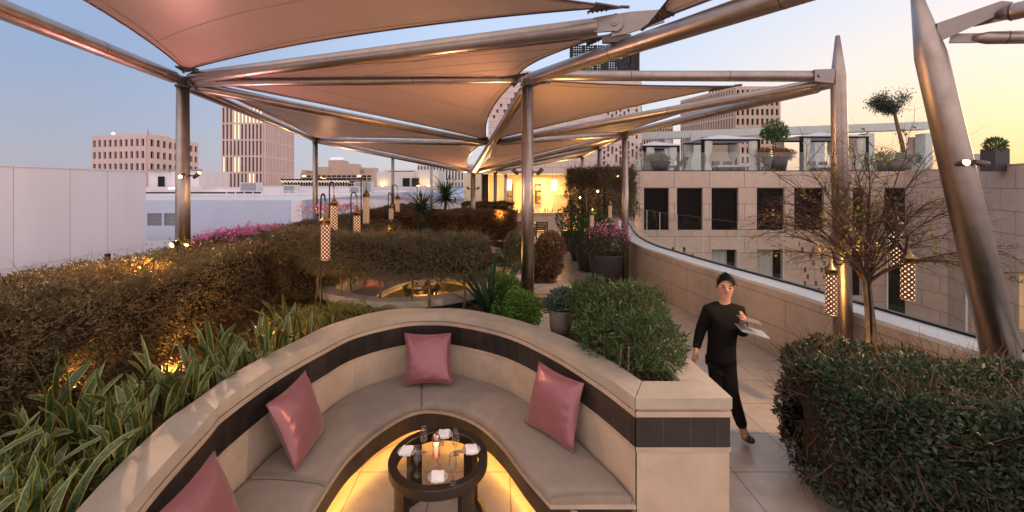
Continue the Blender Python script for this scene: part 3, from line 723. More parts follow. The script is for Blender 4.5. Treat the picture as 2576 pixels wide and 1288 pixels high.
mb = MB(); p = A(372, 340, 152); mb.tube([p, p + Vector((0, 0, 2.6))], .12, 5); mb.tube([p + Vector((.2, 0, 0)), p + Vector((.2, 0, 1.4))], .18, 5); mb.build("antenna", "grille", t)
mb = MB(); a = A(285, 340, 158); b = A(372, 336, 152); mb.box(a.x, b.x, 156, 162, b.z - 3, b.z); mb.build("roof_plant", "far_pink", t)
litset = {(3, 4), (4, 4), (3, 2), (4, 2), (7, 1), (8, 1), (0, 2)} | {(k, 5) for k in range(3, 11)}
facade_block("slab_tower", "tall pink tower with narrow slit windows, some lit, right of the tall post", [(-79.4, 120), (-67.7, 120), (-71.1, 143.6), (-83, 143.6)], -9, A(663, 262, 120).z,
    {0: (11, 7, .5, .10, .9, 1.2, .5)}, "far_pink", "far_pink", lit=lambda e, k, r: "win_lit" if (k, r - 1) in litset else None)
t = facade_block("ribbed_wing", "sunlit ribbed side wing of the slit-window tower", [(-67.69, 120.02), (-67.5, 120.02), (-70.9, 143.6), (-71.09, 143.6)], -9, A(663, 262, 120).z, {1: (20, 7, .6, .08, .9, 1.2, .45)}, "far_pink", "far_pink", winm="far_tan", maxwin=90)
# hotel with a pink roof sign
t = thing("terraced_hotel", "tan terraced hotel with balconies and a glowing pink roof sign", "building", (-100, 250, -14))
def fb(m, x0, x1, ya, yb, y, dd=10, mb=None):
    a = A(x0, ya, y); b = A(x1, yb, y); (mb or m).box(a.x, b.x, y, y + dd, b.z, a.z)
mb = MB(); fb(mb, 755, 940, 437, 480, 250); fb(mb, 790, 905, 420, 438, 251); fb(mb, 826, 862, 403, 421, 252); fb(mb, 862, 895, 412, 421, 252); fb(mb, 918, 940, 422, 437, 250.2); fb(mb, 758, 768, 428, 438, 250); mb.build("wall", "far_tan", t)
for r in range(4):
    for k in range(14):
        mb = MB(); x = 760 + k * 12.6; fb(mb, x, x + 9, 441 + r * 7.5, 445 + r * 7.5, 249.7, .2); mb.build("balcony_opening", "win_lit" if (k * 7 + r * 5) % 11 == 0 else "win_dark", t)
mb = MB()
for r in range(5): fb(mb, 755, 918, 446.2 + r * 7.5, 447.4 + r * 7.5, 248.2, 1.4)
mb.build("balcony_slabs", "far_tan", t)
mb = MB(); pts = []
for k in range(40):
    x = 832 + k * .8; pts.append(A(x, 399 + 1.8 * math.sin(k * 1.35) + (1.5 if k in (0, 12, 25) else 0), 249.5))
mb.tube(pts, .32, 5); mb.build("roof_sign", "sign_pink", t)
# string-lit pavilion, white block, grey roofs
t = thing("lit_pavilion", "long low pavilion hung with rows of string lights, before the hotel", "pavilion", (-60, 110, 0))
mb = MB(); fb(mb, 705, 880, 450, 453, 110, 8); mb.build("roof", "black_metal", t)
mb = MB()
for k in range(26): fb(mb, 708 + k * 6.6, 710 + k * 6.6, 453, 478, 111, .2)
mb.build("columns", "far_tan", t)
mb = MB()
for k in range(60):
    p = A(707 + k * 2.9, 455 + (k % 3) * 1.6, 109.8); mb.box(p.x - .12, p.x + .12, p.y, p.y + .1, p.z - .12, p.z + .12)
o = mb.build("string_lights", "string_light", t); o["kind"] = "stuff"
mb = MB(); fb(mb, 712, 876, 456, 480, 113, 1); mb.build("back_wall", "win_dark", t)
t = thing("white_block", "plain white rooftop block with two dark openings and yellow uplights", "building", (-20, 70, 0))
mb = MB(); fb(mb, 948, 1042, 432, 480, 70, 8); fb(mb, 1043, 1102, 428, 480, 70.3, 8); fb(mb, 965, 1100, 427, 430, 71, 6); mb.build("wall", "far_white", t)
for x in (1013, 1036): 
    mb = MB(); fb(mb, x, x + 17, 448, 471, 69.8, .3); mb.build("opening", "win_dark", t)
for x in (962, 1052, 1078): 
    mb = MB(); p = A(x, 468, 69.5); mb.lathe(p, [(0, .1), (.25, .08), (.3, 0), (0, 0)], 8); mb.build("uplight", "lamp_hot", t)
    lamp("POINT", p + Vector((0, -.3, .3)), 25, (1, .7, .25), size=.2)
t = thing("seam_roof_hall", "long hall with a blue-grey standing seam roof behind the hanging lanterns", "building", (-10, 40, 0))
mb = MB(); a = A(905, 472, 52); b = A(1190, 472, 52); c = A(838, 498, 40); d = A(1235, 498, 40)
mb.add([c, d, b, a], [(0, 1, 2, 3)]); mb.build("roof", "seam_roof", t)
for k in range(17):
    mb = MB() if k == 0 else mb
    p = c.lerp(d, k / 16); q = a.lerp(b, k / 16); mb.tube([p + Vector((0, 0, .02)), q + Vector((0, 0, .02))], .07, 4)
mb.build("seams", "seam_roof", t)
mb = MB(); mb.box(c.x, d.x, 40.1, 41, -3, c.z - .05); mb.build("wall", "roof_white", t)
mb = MB(); mb.box(c.x, d.x, 39.9, 40.05, c.z - .12, c.z); mb.build("gutter", "white_wall", t)
mb = MB(); mb.box(a.x, b.x, 51.9, 52.1, a.z, a.z + .15); mb.build("ridge", "grille", t)
t = facade_block("apartment_slab", "grey and white apartment slab with thin vertical strips behind the yucca", [(A(1050, 0, 95).x, 95), (A(1190, 0, 95).x, 95), (A(1190, 0, 95).x, 105), (A(1050, 0, 95).x, 105)], -8, A(0, 412, 95).z, {0: (18, 2, .55, .12, .3, 8, .3)}, "far_white", "far_white")
for k, (x0, x1, y0, yy, lab) in enumerate([(508, 560, 448, 260, "small pale stepped block between the post and the slit-window tower"), (1020, 1056, 458, 180, "distant low pale block above the grey roof")]):
    t = thing("far_block", lab, "building", A(x0, 480, yy), None)
    mb = MB(); fb(mb, x0, x1, y0 + 5, 482, yy, 20); fb(mb, x0 + (x1 - x0) * .35, x1 - (x1 - x0) * .2, y0, y0 + 6, yy + 1, 15); mb.build("wall", "far_white", t)
    for r in range(4):
        for c_ in range(5):
            mb = MB(); fb(mb, x0 + 3 + c_ * (x1 - x0) / 5.3, x0 + 6 + c_ * (x1 - x0) / 5.3, y0 + 9 + r * 5.5, y0 + 11.5 + r * 5.5, yy - .2, .15); mb.build("window", "win_dark", t)
facade_block("grid_tower", "brown tower with a dense window grid behind the roof terrace", [(A(1745, 0, 120).x, 128), (A(1848, 0, 110).x, 110), (A(1958, 0, 110).x, 110), (A(1975, 0, 126).x, 128)], -4, A(0, 218, 110).z,
    {0: (22, 8, .5, .14, .5, 2, .4), 1: (9, 12, .45, .35, .5, 2, .5)}, "far_tan", "far_tan", winm="win_dark", maxwin=100)
facade_block("far_ribbed_block", "low ribbed tan block beyond the roof terrace, left of the window-grid tower", [(A(1610, 0, 130).x, 130), (A(1692, 0, 130).x, 130), (A(1692, 0, 140).x, 140), (A(1610, 0, 140).x, 140)], -4, A(0, 318, 130).z, {0: (12, 3, .5, .1, .4, 2, .4)}, "far_tan", "far_tan")

# ---- stone tower with pierced stonework, bar niche at its foot
YT = 24.6
tw = thing("stone_tower", "pale pierced-stone tower with a black lattice crown behind the canopy", "building", (4, YT, 0))
jali = []
random.seed(5)
for k in range(11):
    for r in range(13):
        if random.random() < .62:
            x = 6.85 + (k % 5) * .36 if False else 5.9 + k * .24; z = 3.75 + r * .31 + (.155 if k % 2 else 0)
            jali.append((x, x + .125, z, z + (.46 if (k + r) % 5 == 0 else .2)))
def thin(h, out):
    for a in h:
        if all(a[1] + .02 < b[0] or a[0] > b[1] + .02 or a[3] + .05 < b[2] or a[2] > b[3] + .05 for b in out): out.append(a)
    return out
jl = thin(jali, [])
more = [(-.35 + i * .42 + (.2 if r % 2 else 0), -.35 + i * .42 + (.2 if r % 2 else 0) + .13, 4.0 + r * .33, 4.2 + r * .33) for i in range(6) for r in range(14) if (i * 3 + r * 5) % 4 < 2]
jl = thin(more, jl)
wt = A(0, 178, YT).z
mb = MB(); holes_wall(mb, -.62, 8.28, 3.4, wt, YT, jl, .22); mb.add([(8.28, YT, 0), (8.28, YT + 9, 0), (8.28, YT + 9, wt), (8.28, YT, wt)], [(0, 1, 2, 3)], [(0, 0), (9, 0), (9, wt), (0, wt)])
mb.add([(-.62, YT, 0), (-.62, YT, wt), (-.62, YT + 9, wt), (-.62, YT + 9, 0)], [(0, 1, 2, 3)], [(0, 0), (0, wt), (9, wt), (9, 0)]); mb.build("wall", "pale_tower", tw)
mb = MB(); mb.box(-.6, 8.26, YT + .24, YT + .4, 3.5, wt - .02); mb.build("pierced_backing", "far_tan", tw)
cr = thing("lattice_crown", "black perforated metal screen crowning the stone tower", "screen", (6, YT, wt))
mb = MB(); zt = A(0, 112, YT).z; z0 = wt + .02
for k in range(30):
    x = 4.2 + k * .14; mb.box(x, x + (.07 if k % 5 else .13), YT + .1, YT + .16, z0, zt)
for k in range(12):
    z = z0 + k * (zt - z0) / 11.5; mb.box(4.2, 8.28, YT + .17, YT + .22, z, z + (.06 if k % 4 else .1))
for (x, k, w, h) in [(4.6, 0, .5, .5), (5.3, 1, .4, .9), (6.0, 0, .3, 1.2), (6.5, 2, .6, .5), (7.3, 1, .5, .8), (7.75, 0, .5, 1.5), (6.9, .5, .25, .6)]:
    mb.box(x, x + w, YT + .05, YT + .09, z0 + k * .4, z0 + k * .4 + h)
mb.box(8.1, 8.28, YT, YT + 4, z0, zt); mb.build("lattice", "black_metal", cr)

# bar
br = thing("rooftop_bar", "glowing rooftop bar recess with stone counter at the end of the walkway", "bar", (2, YT, 0))
bricks("bar_wall", (.62, .52, .38), (.66, .56, .41), (.42, .33, .22), 1.0, .5, .006, .5, .5, noise=.06)
mb = MB(); xl, xr = -1.0, 6.2; yb = YT + 2.6; zc_ = 3.36
mb.add([(xl, yb, 0), (xr, yb, 0), (xr, yb, zc_), (xl, yb, zc_)], [(0, 1, 2, 3)], [(xl, 0), (xr, 0), (xr, zc_), (xl, zc_)])
mb.add([(xl, yb, 0), (xl, yb, zc_), (xl, YT, zc_), (xl, YT, 0)], [(0, 1, 2, 3)], [(0, 0), (0, zc_), (2.6, zc_), (2.6, 0)])
mb.add([(xr, yb, 0), (xr, yb, zc_), (xr, YT, zc_), (xr, YT, 0)], [(0, 3, 2, 1)], [(0, 0), (0, zc_), (2.6, zc_), (2.6, 0)])
mb.add([(xl, yb, zc_), (xr, yb, zc_), (xr, YT, zc_), (xl, YT, zc_)], [(0, 3, 2, 1)], [(xl, 0), (xr, 0), (xr, 2.6), (xl, 2.6)]); mb.build("back_wall", "bar_wall", br)
mb = MB(); mb.box(xl, xr, YT - .02, YT + 2.6, .004, .006); mb.build("bar_floor", "pavers", br)
mb = MB(); mb.box(6.2, 8.28, YT, YT + .3, 0, 3.39); mb.build("side_wall", "facade", br)
mb = MB(); p0, p1 = -2.0, -1.02
mb.box(-2.0, -1.02, YT - .6, YT + 2.4, 0, 3.5); mb.build("wing_wall", "bar_wall", br)
mb = MB(); mb.box(.55, 3.75, YT - .35, YT + .25, 0, 1.0); mb.build("counter", "stone", br, bevel=.01)
mb = MB(); mb.box(.45, 3.85, YT - .42, YT + .35, 1.0, 1.12); mb.build("counter_top", "stone_top", br, bevel=.01)
mb = MB(); mb.box(3.55, 4.7, yb - .06, yb - .02, 0, 2.1); mb.build("door", "stone", br)
for x in (.72, 2.55):
    f = MB(); f.box(x - .2, x - .16, yb - .2, yb - .02, 1.55, 2.75); f.box(x + .16, x + .2, yb - .2, yb - .02, 1.55, 2.75); f.box(x - .2, x + .2, yb - .2, yb - .02, 2.76, 2.8)
    for k in range(3): f.box(x - .16, x + .16, yb - .2, yb - .02, 1.55 + k * .4, 1.58 + k * .4)
    s_ = f.build("shelf", "chair_wood", br)
    for k in range(8):
        m_b = MB(); bx = x - .13 + (k % 4) * .085; m_b.lathe((bx, yb - .12, 1.585 + (k // 4) * .4), [(.028, 0), (.03, .16), (.012, .21), (.012, .28), (0, .28)], 8); o = m_b.build("shelf_bottle", ["win_dark", "copper", "leaf_green", "china"][k % 4] if k % 4 != 2 else "brass", br)
random.seed(3)
for k in range(16):
    x = 1.1 + k * .16 + random.uniform(-.03, .03); m_b = MB(); hh = random.uniform(.14, .30)
    m_b.lathe((x, YT - .05 + random.uniform(-.12, .12), 1.12), [(.0, 0), (.035, 0), (.036, hh * .6), (.014, hh * .75), (.014, hh), (0, hh)], 10)
    o = m_b.build("bar_bottle", ["win_dark", "copper", "china", "brass", "clear_glass"][k % 5]); tag(o, ["dark", "amber", "pale", "brassy", "clear glass"][k % 5] + (" tall" if hh > .22 else " short") + " bottle standing on the lit bar counter", "bottle", "bottles on the bar counter")
for x, lab in ((A(1281, 0, YT).x, "glowing cylinder pendant lamp over the left end of the bar"), (A(1398, 0, YT).x, "glowing cylinder pendant lamp over the bar counter, by the clipped tree")):
    t = thing("pendant_lamp", lab, "lamp", (x, YT + .6, 3.35), "pendant lamps in the bar")
    mb = MB(); z = A(0, 478, YT + .6).z; mb.lathe((x, YT + .6, z), [(.16, 0), (.16, .62), (0, .62)], 20); mb.lathe((x, YT + .6, z), [(0, .0), (.16, .0)], 20); mb.build("shade", "pendant_glow", t)
    mb = MB(); mb.tube([(x - .1, YT + .6, z + .62), (x - .1, YT + .6, 3.35)], .012, 5); mb.tube([(x + .1, YT + .6, z + .62), (x + .1, YT + .6, 3.35)], .012, 5); mb.build("cord", "black_metal", t)
    lamp("POINT", (x, YT + .9, z - .25), 28, (1, .58, .18), size=.2)
lamp("AREA", (2.6, YT + 1.5, 3.25), 230, (1, .50, .12), size=1)
lamp("POINT", (-.2, YT + 1.2, 2.6), 35, (1, .55, .15), size=.3)
lamp("POINT", (5.0, YT + 1.0, 1.8), 35, (1, .60, .2), size=.3)

# ---- right-hand wing: front wall facing us, then a concave wall curving toward us
YB = 22.0; zt = 3.45
rw = thing("stone_wing", "long beige stone wing with dark shuttered windows beyond the walkway parapet", "building", (14, YB, -7))
xw_ = lambda px: (px - PX) * YB / F; zw_ = lambda py: H - (py - PY) * YB / F
up = [(1620, 1683), (1703, 1768), (1790, 1858), (1904, 1974), (1998, 2073), (2145, 2176), (2225, 2300)]
lo = [(1790, 1853), (1905, 1970), (2130, 2170)]
holes = [(xw_(a), xw_(b), zw_(579), zw_(473)) for a, b in up] + [(xw_(a), xw_(b), zw_(745), zw_(628)) for a, b in lo] + [(xw_(2230), xw_(2316), zw_(795), zw_(643))]
for cx in (1690, 2015):
    for k in range(5):
        for r in range(7):
            if (k * 3 + r * 2 + cx) % 5 < 2:
                x = cx + k * 14 + (7 if r % 2 else 0); z = 622 + r * 17
                holes.append((xw_(x), xw_(x + 7), zw_(z + 13), zw_(z)))
mb = MB(); holes_wall(mb, xw_(1596), 21.4, -7, zt, YB, holes, .35); mb.build("wall", "facade", rw)
for (a, b) in up:
    m = MB(); x0, x1 = xw_(a), xw_(b); z0, z1 = zw_(579), zw_(473)
    w = MB(); w.box(x0 + .001, x1 - .001, YB + .20, YB + .26, z0, z1)
    for k in range(22): z = z0 + k * (z1 - z0) / 22; w.box(x0 + .03, x1 - .03, YB + .17, YB + .199, z, z + .055)
    w.box(x0 + .001, x0 + .06, YB + .14, YB + .20, z0, z1); w.box(x1 - .06, x1 - .001, YB + .14, YB + .20, z0, z1); w.box(x0 + .06, x1 - .06, YB + .12, YB + .20, z1 - .14, z1)
    w.build("window_shutter", "shutter", rw)
for (a, b) in lo:
    w = MB(); x0, x1 = xw_(a), xw_(b); z0, z1 = zw_(745), zw_(628); w.box(x0, x1, YB + .3, YB + .34, z0, z1); cur = w.build("curtained_window", "curtain_grey", rw)
    w = MB(); w.box(x0, x0 + .05, YB + .12, YB + .3, z0, z1); w.box(x1 - .35, x1 - .30, YB + .12, YB + .3, z0, z1); w.box(x0 + .05, x1, YB + .12, YB + .3, z1 - .05, z1); w.box(x1 - .30, x1 - .001, YB + .2, YB + .3, z0, z1 - .05); w.build("window_frame", "shutter", cur)
w = MB(); w.box(xw_(2230), xw_(2316), YB + .2, YB + .3, zw_(795), zw_(643)); w.build("door", "shutter", rw)
w = MB(); w.box(xw_(1685), xw_(2100), YB + .36, YB + .5, -4.2, -.2); w.build("pierced_backing", "interior_dark", rw)
cpts = c3([(21.4, YB), (21.9, 21.2), (21.2, 19.3), (20.0, 17.2), (19.0, 15.2), (18.3, 13.0), (17.9, 10.5), (17.7, 8.0)]); cu = arclen(cpts)
def cplane(u, d, z):
    k = min(np.searchsorted(cu, u), len(cu) - 1); k = max(k, 1); f = (u - cu[k - 1]) / (cu[k] - cu[k - 1]); p = cpts[k - 1].lerp(cpts[k], f); tt = (cpts[k] - cpts[k - 1]).normalized(); nn = Vector((-tt.y, tt.x, 0)) * -1
    if nn.x < 0: nn = -nn
    q = p + nn * d; return (q.x, q.y, z)
chol = [(4.4, 5.1, -3.6, -1.35), (7.6, 9.4, -2.6, -.45)]
cw = thing("curved_wing", "concave beige stone wing curving toward the viewer behind the leaning mast, yellow-lit windows low down", "building", (21, 20, -7))
mb = MB(); holes_wall(mb, 0, cu[-1], -7, zt + .05, 0, chol, .3, plane=cplane); mb.build("wall", "facade", cw)
for (a, b, z0, z1) in chol:
    w = MB(); w.add([cplane(a, .28, z0), cplane(b, .28, z0), cplane(b, .28, z1), cplane(a, .28, z1)], [(0, 1, 2, 3)]); f = w.build("window", "win_yellow", cw)
    w = MB()
    for u in (a, (a + b) / 2, b): w.tube([cplane(u, .2, z0), cplane(u, .2, z1)], .05, 4)
    w.build("window_frame", "shutter", f)
# roof slab behind the parapet tops
mb = MB(); mb.box(xw_(1596), 45, YB + .36, 60, zt - .3, zt - .02); struct(mb, "terrace_floor", "roof_pave")
mb = MB(); mb.prism([(21.8, 22.2), (22.4, 21.2), (21.7, 19.3), (20.5, 17.2), (19.5, 15.2), (18.8, 13), (18.4, 10.5), (18.2, 8), (40, 8), (40, 22.3)], zt - .3, zt + .0); struct(mb, "upper_roof", "roof_pave")
# ================================================================ CANOPY
NL1 = A(460, 203, 5.92); NC1 = A(1327, 200, 5.9); NM1 = A(2095, 192, 5.3)
NL2 = A(793, 352, 13.6); NR1 = A(1572, 337, 11.6); NN = A(1190, 433, 13.0); NJ = NC1.lerp(NN, .50)
NL3 = A(988, 392, 21.0); NR2 = A(1508, 371, 15.9); NR3 = A(1465, 393, 20.8); NL4 = A(1085, 412, 26.5); NN2 = A(1246, 430, 18.5); NN3 = A(1272, 438, 22)
E1 = A(0, 22, 3.4); E1b = E1 + (E1 - NL1) * .8
E2 = A(1945, -2, 3.0); E2b = E2 + (E2 - NC1) * .55
NP = A(1545, 62, 4.3)
def post(label, top, zb, r0, r1, extra=None, group="steel posts holding up the canopy"):
    t = thing("steel_post", label, "post", (top.x, top.y, zb), group)
    mb = MB(); mb.tube([(top.x, top.y, zb), (top.x, top.y, top.z - .10)], [r0, r1], 20); mb.build("shaft", "steel", t)
    mb = MB(); mb.lathe((top.x, top.y, top.z - .10), [(r1, 0), (r1 * 1.25, .005), (r1 * 1.25, .035), (r1 * .8, .04), (r1 * .8, .11), (0, .11)], 16); mb.build("head", "steel_dark", t)
    mb = MB(); mb.lathe((top.x, top.y, zb), [(r0 * 1.5, 0), (r0 * 1.5, .02), (r0, .03)], 16); mb.build("base_plate", "steel_plate", t)
    return t
post("tall steel post at the front left, in the hedge beside the pink flowers", NL1, .98, .098, .078)
post("thick central steel post between the boxwood and the walkway", NC1, .98, .092, .080)
post("steel post in the left hedge, behind the second clump of pink flowers", NL2, .98, .082, .078)
post("slim steel post at the right, before the big flowered pot", NR1, .0, .098, .085)
post("steel post rising from the far left hedge, before the white block", NL3, .98, .085, .08)
post("farthest steel post on the left, beside the tall yucca", NL4, .0, .085, .08)
post("short steel post under the low canopy point, behind the clipped box hedge", NN, .98, .078, .075)
post("steel post among the clipped trees, next behind the flowered pot", NR2, .0, .085, .08)
post("farthest right steel post, behind the clipped trees", NR3, .0, .085, .08)
post("steel post before the bar's pale side wall", NN2, .0, .085, .08)
post("steel post before the left pendant lamp of the bar", NN3, .0, .085, .08)
def mast(label, base, top, r0, r1, taper):
    t = thing("mast", label, "mast", base, "tapered masts along the parapet")
    d = top - base; mb = MB(); mb.tube([base, base.lerp(top, taper), top], [r0, r1, r1 * .3], 28); mb.build("shaft", "steel", t); return t
M1b = A(2124, 0, 5.3); M1b.z = .0; M1t = A(2107, 90, 5.3); M1c = mast("upright tapered steel mast beside the bare tree", M1b, M1t, .108, .082, .885)
M2t = A(2301, -28, 3.9); M2b = A(2532, 950, 3.9); M2b = M2b + (M2b - M2t) * .32
mast("thick steel mast leaning left at the far right, with a bright lamp on it", M2b, M2t, .145, .112, .87)
def beam(label, a, b, r, end=True, group="tubular canopy beams", r2=None):
    t = thing("beam", label, "beam", (a + b) / 2, group); d = (b - a).normalized()
    mb = MB(); mb.tube([a + d * .14, a + d * .24, b - d * .24, b - d * .14], [(r * .55), r, r2 or r, (r2 or r) * .55], 24); mb.build("tube", "steel", t)
    wd = MB(); Lb = (b - a).length
    for f in (.34, .67):
        p = a.lerp(b, f); rr_ = r + ((r2 or r) - r) * f; wd.tube([p - d * .007, p, p + d * .007], [rr_ * .99, rr_ * 1.03, rr_ * .99], 20, False)
    wd.build("weld_seam", "steel_dark", t)
    if end:
        for p, s in ((a, 1), (b, -1)):
            side = d.cross(Vector((0, 0, 1))).normalized(); upv = side.cross(d)
            mb = MB(); L = .21
            vs = [p + side * sx + upv * uz + d * s * du for sx in (-.012, .012) for uz, du in ((-r * .75, .0), (-r * .75, L), (r * .75, L), (r * .75, .0))]
            mb.add(vs, [(0, 1, 2, 3), (7, 6, 5, 4), (0, 4, 5, 1), (1, 5, 6, 2), (2, 6, 7, 3), (3, 7, 4, 0)]); mb.build("end_plate", "steel_plate", t)
    return t
dz = Vector((0, 0, .03))
beam("thick beam running up and left from the front left post out of the picture", E1b, NL1, .085)
B2a, B2b = NL1 + dz, NP
t = thing("beam", "big beam from the front left post to the pinned joint overhead", "beam", (B2a + B2b) / 2, "tubular canopy beams"); d = (B2b - B2a).normalized()
mb = MB(); mb.tube([B2a + d * .12, B2a + d * .25, B2b - d * .17], [.05, .083, .092], 28); mb.build("tube", "steel", t)
side = d.cross(Vector((0, 0, 1))).normalized(); upv = side.cross(d)
# clevis: round-nosed plate with a pin disc, clasped by the bracket of the next beam
def plate(name, c, u, v, n, prof, th, m, t):
    mb = MB(); k = len(prof); vs = [c + u * a + v * b + n * s * th for s in (-.5, .5) for a, b in prof]
    mb.add(vs, [list(range(k))[::-1], list(range(k, 2 * k))] + [(i, (i + 1) % k, k + (i + 1) % k, k + i) for i in range(k)]); return mb.build(name, m, t)
nose = [(-.20, -.075), (0, -.085)] + [(.095 * math.cos(a), .095 * math.sin(a)) for a in np.linspace(-1.4, 1.4, 10)] + [(0, .085), (-.20, .075)]
nn = Vector((0, -1, 0)); nn = (nn - d * nn.dot(d)).normalized(); vv = nn.cross(d)
if vv.z < 0: vv = -vv
plate("clevis", B2b + nn * .05, d, vv, nn, nose, .03, "steel_plate", t)
mb = MB(); mb.tube([B2b + nn * .03, B2b + nn * .082], .036, 20); mb.tube([B2b + nn * .08, B2b + nn * .094], .016, 12); mb.build("pin", "steel_plate", t)
beam("thick beam from the central post rising over the walkway to the upper right", E2b, NC1, .098, r2=.082)
bk = thing("bracket", "angular pink-grey bracket plate joining two beams at the pinned joint overhead", "bracket", NP, None)
plate("side_plate", NP + nn * .02, d, vv, nn, [(-.03, -.13), (.10, -.12), (.48, -.045), (.48, .08), (.16, .10), (-.02, .09)], .025, "steel_plate", bk)
plate("lower_plate", NP + Vector((.05, 0, -.14)), d, vv, nn, [(-.17, -.03), (.1, -.06), (.12, .02), (-.17, .03)], .06, "steel_dark", bk)
beam("thin beam level with the horizon between the front left post and the central post", NL1 - dz, NC1, .058)
beam("level beam from the central post to the upright mast", NC1 + Vector((.12, -.05, .04)), NM1, .070)
beam("beam from the front left post slanting to the hanging joint in the middle", NL1 - dz * 2, NJ, .068)
beam("beam along the left edge from the front post to the next post back", NL1 - dz * 2, NL2, .075)
beam("beam from the upright mast slanting down to the middle joint", NM1 - dz * 2, NJ, .068)
beam("beam from the upright mast back to the slim right post", NM1 - dz * 3, NR1, .078)
beam("sloping spine beam from the central post down to the low canopy point", NC1 - dz * 3, NN, .085)
beam("beam from the second left post to the middle joint", NL2, NJ, .068)
beam("beam from the slim right post to the middle joint", NR1, NJ, .068)
beam("beam from the second left post to the low canopy point", NL2 - dz, NN, .075)
beam("beam from the slim right post to the low canopy point", NR1 - dz, NN, .075)
beam("beam between the two right posts beside the clipped trees", NR1 - dz, NR2, .075)
beam("beam from the low canopy point to the second right post", NN, NR2, .07)
beam("glowing yellow beam end between the farthest right posts", NR2, NR3, .075)
beam("beam along the far left edge between the second and third left posts", NL2 - dz, NL3, .075)
beam("beam from the third left post to the bar side post", NL3, NN2, .07)
beam("beam from the far right post to the bar side post", NR3, NN2, .07)
beam("short spine beam near the bar from the low point back", NN, NN2, .07)
beam("beam from the bar side post to the post at the left pendant", NN2, NN3, .06)
# mast arms
arm = thing("mast_bracket", "tapered bracket arm with a bolt reaching right from the leaning mast", "bracket arm", A(2350, 80, 3.9))
u = (A(2480, 48, 3.75) - A(2350, 85, 3.9)).normalized(); n_v = Vector((0, -1, 0)); n_v = (n_v - u * n_v.dot(u)).normalized(); v = n_v.cross(u); v = v if v.z > 0 else -v
plate("plate", A(2350, 78, 3.85), u, v, n_v, [(0, -.11), (.12, -.085), (.42, -.02), (.52, .05), (.45, .09), (.02, .06)], .05, "steel_plate", arm)
mb = MB(); p = A(2432, 60, 3.78); mb.tube([p, p + n_v * .04], .03, 16); mb.build("bolt", "steel_plate", arm)
beam("stub of a beam going off the right edge from the leaning mast's bracket", A(2450, 52, 3.8), A(2760, -18, 3.2), .072)
beam("lower stub of a beam going off the right edge beside the leaning mast", A(2390, 97, 3.85), A(2860, 88, 3.3), .055)
m1 = thing("mast_bracket", "flat bracket with a bolt tying the level beam to the upright mast", "bracket", NM1)
plate("plate", NM1 + Vector((-.12, -.02, 0)), Vector((1, 0, 0)), Vector((0, 0, 1)), Vector((0, -1, 0)), [(-.14, -.07), (.10, -.10), (.12, .085), (-.14, .075)], .05, "steel_plate", m1)
mb = MB(); mb.tube([NM1 + Vector((-.2, -.04, .0)), NM1 + Vector((-.2, -.065, .0))], .022, 12); mb.build("bolt", "steel_plate", m1)

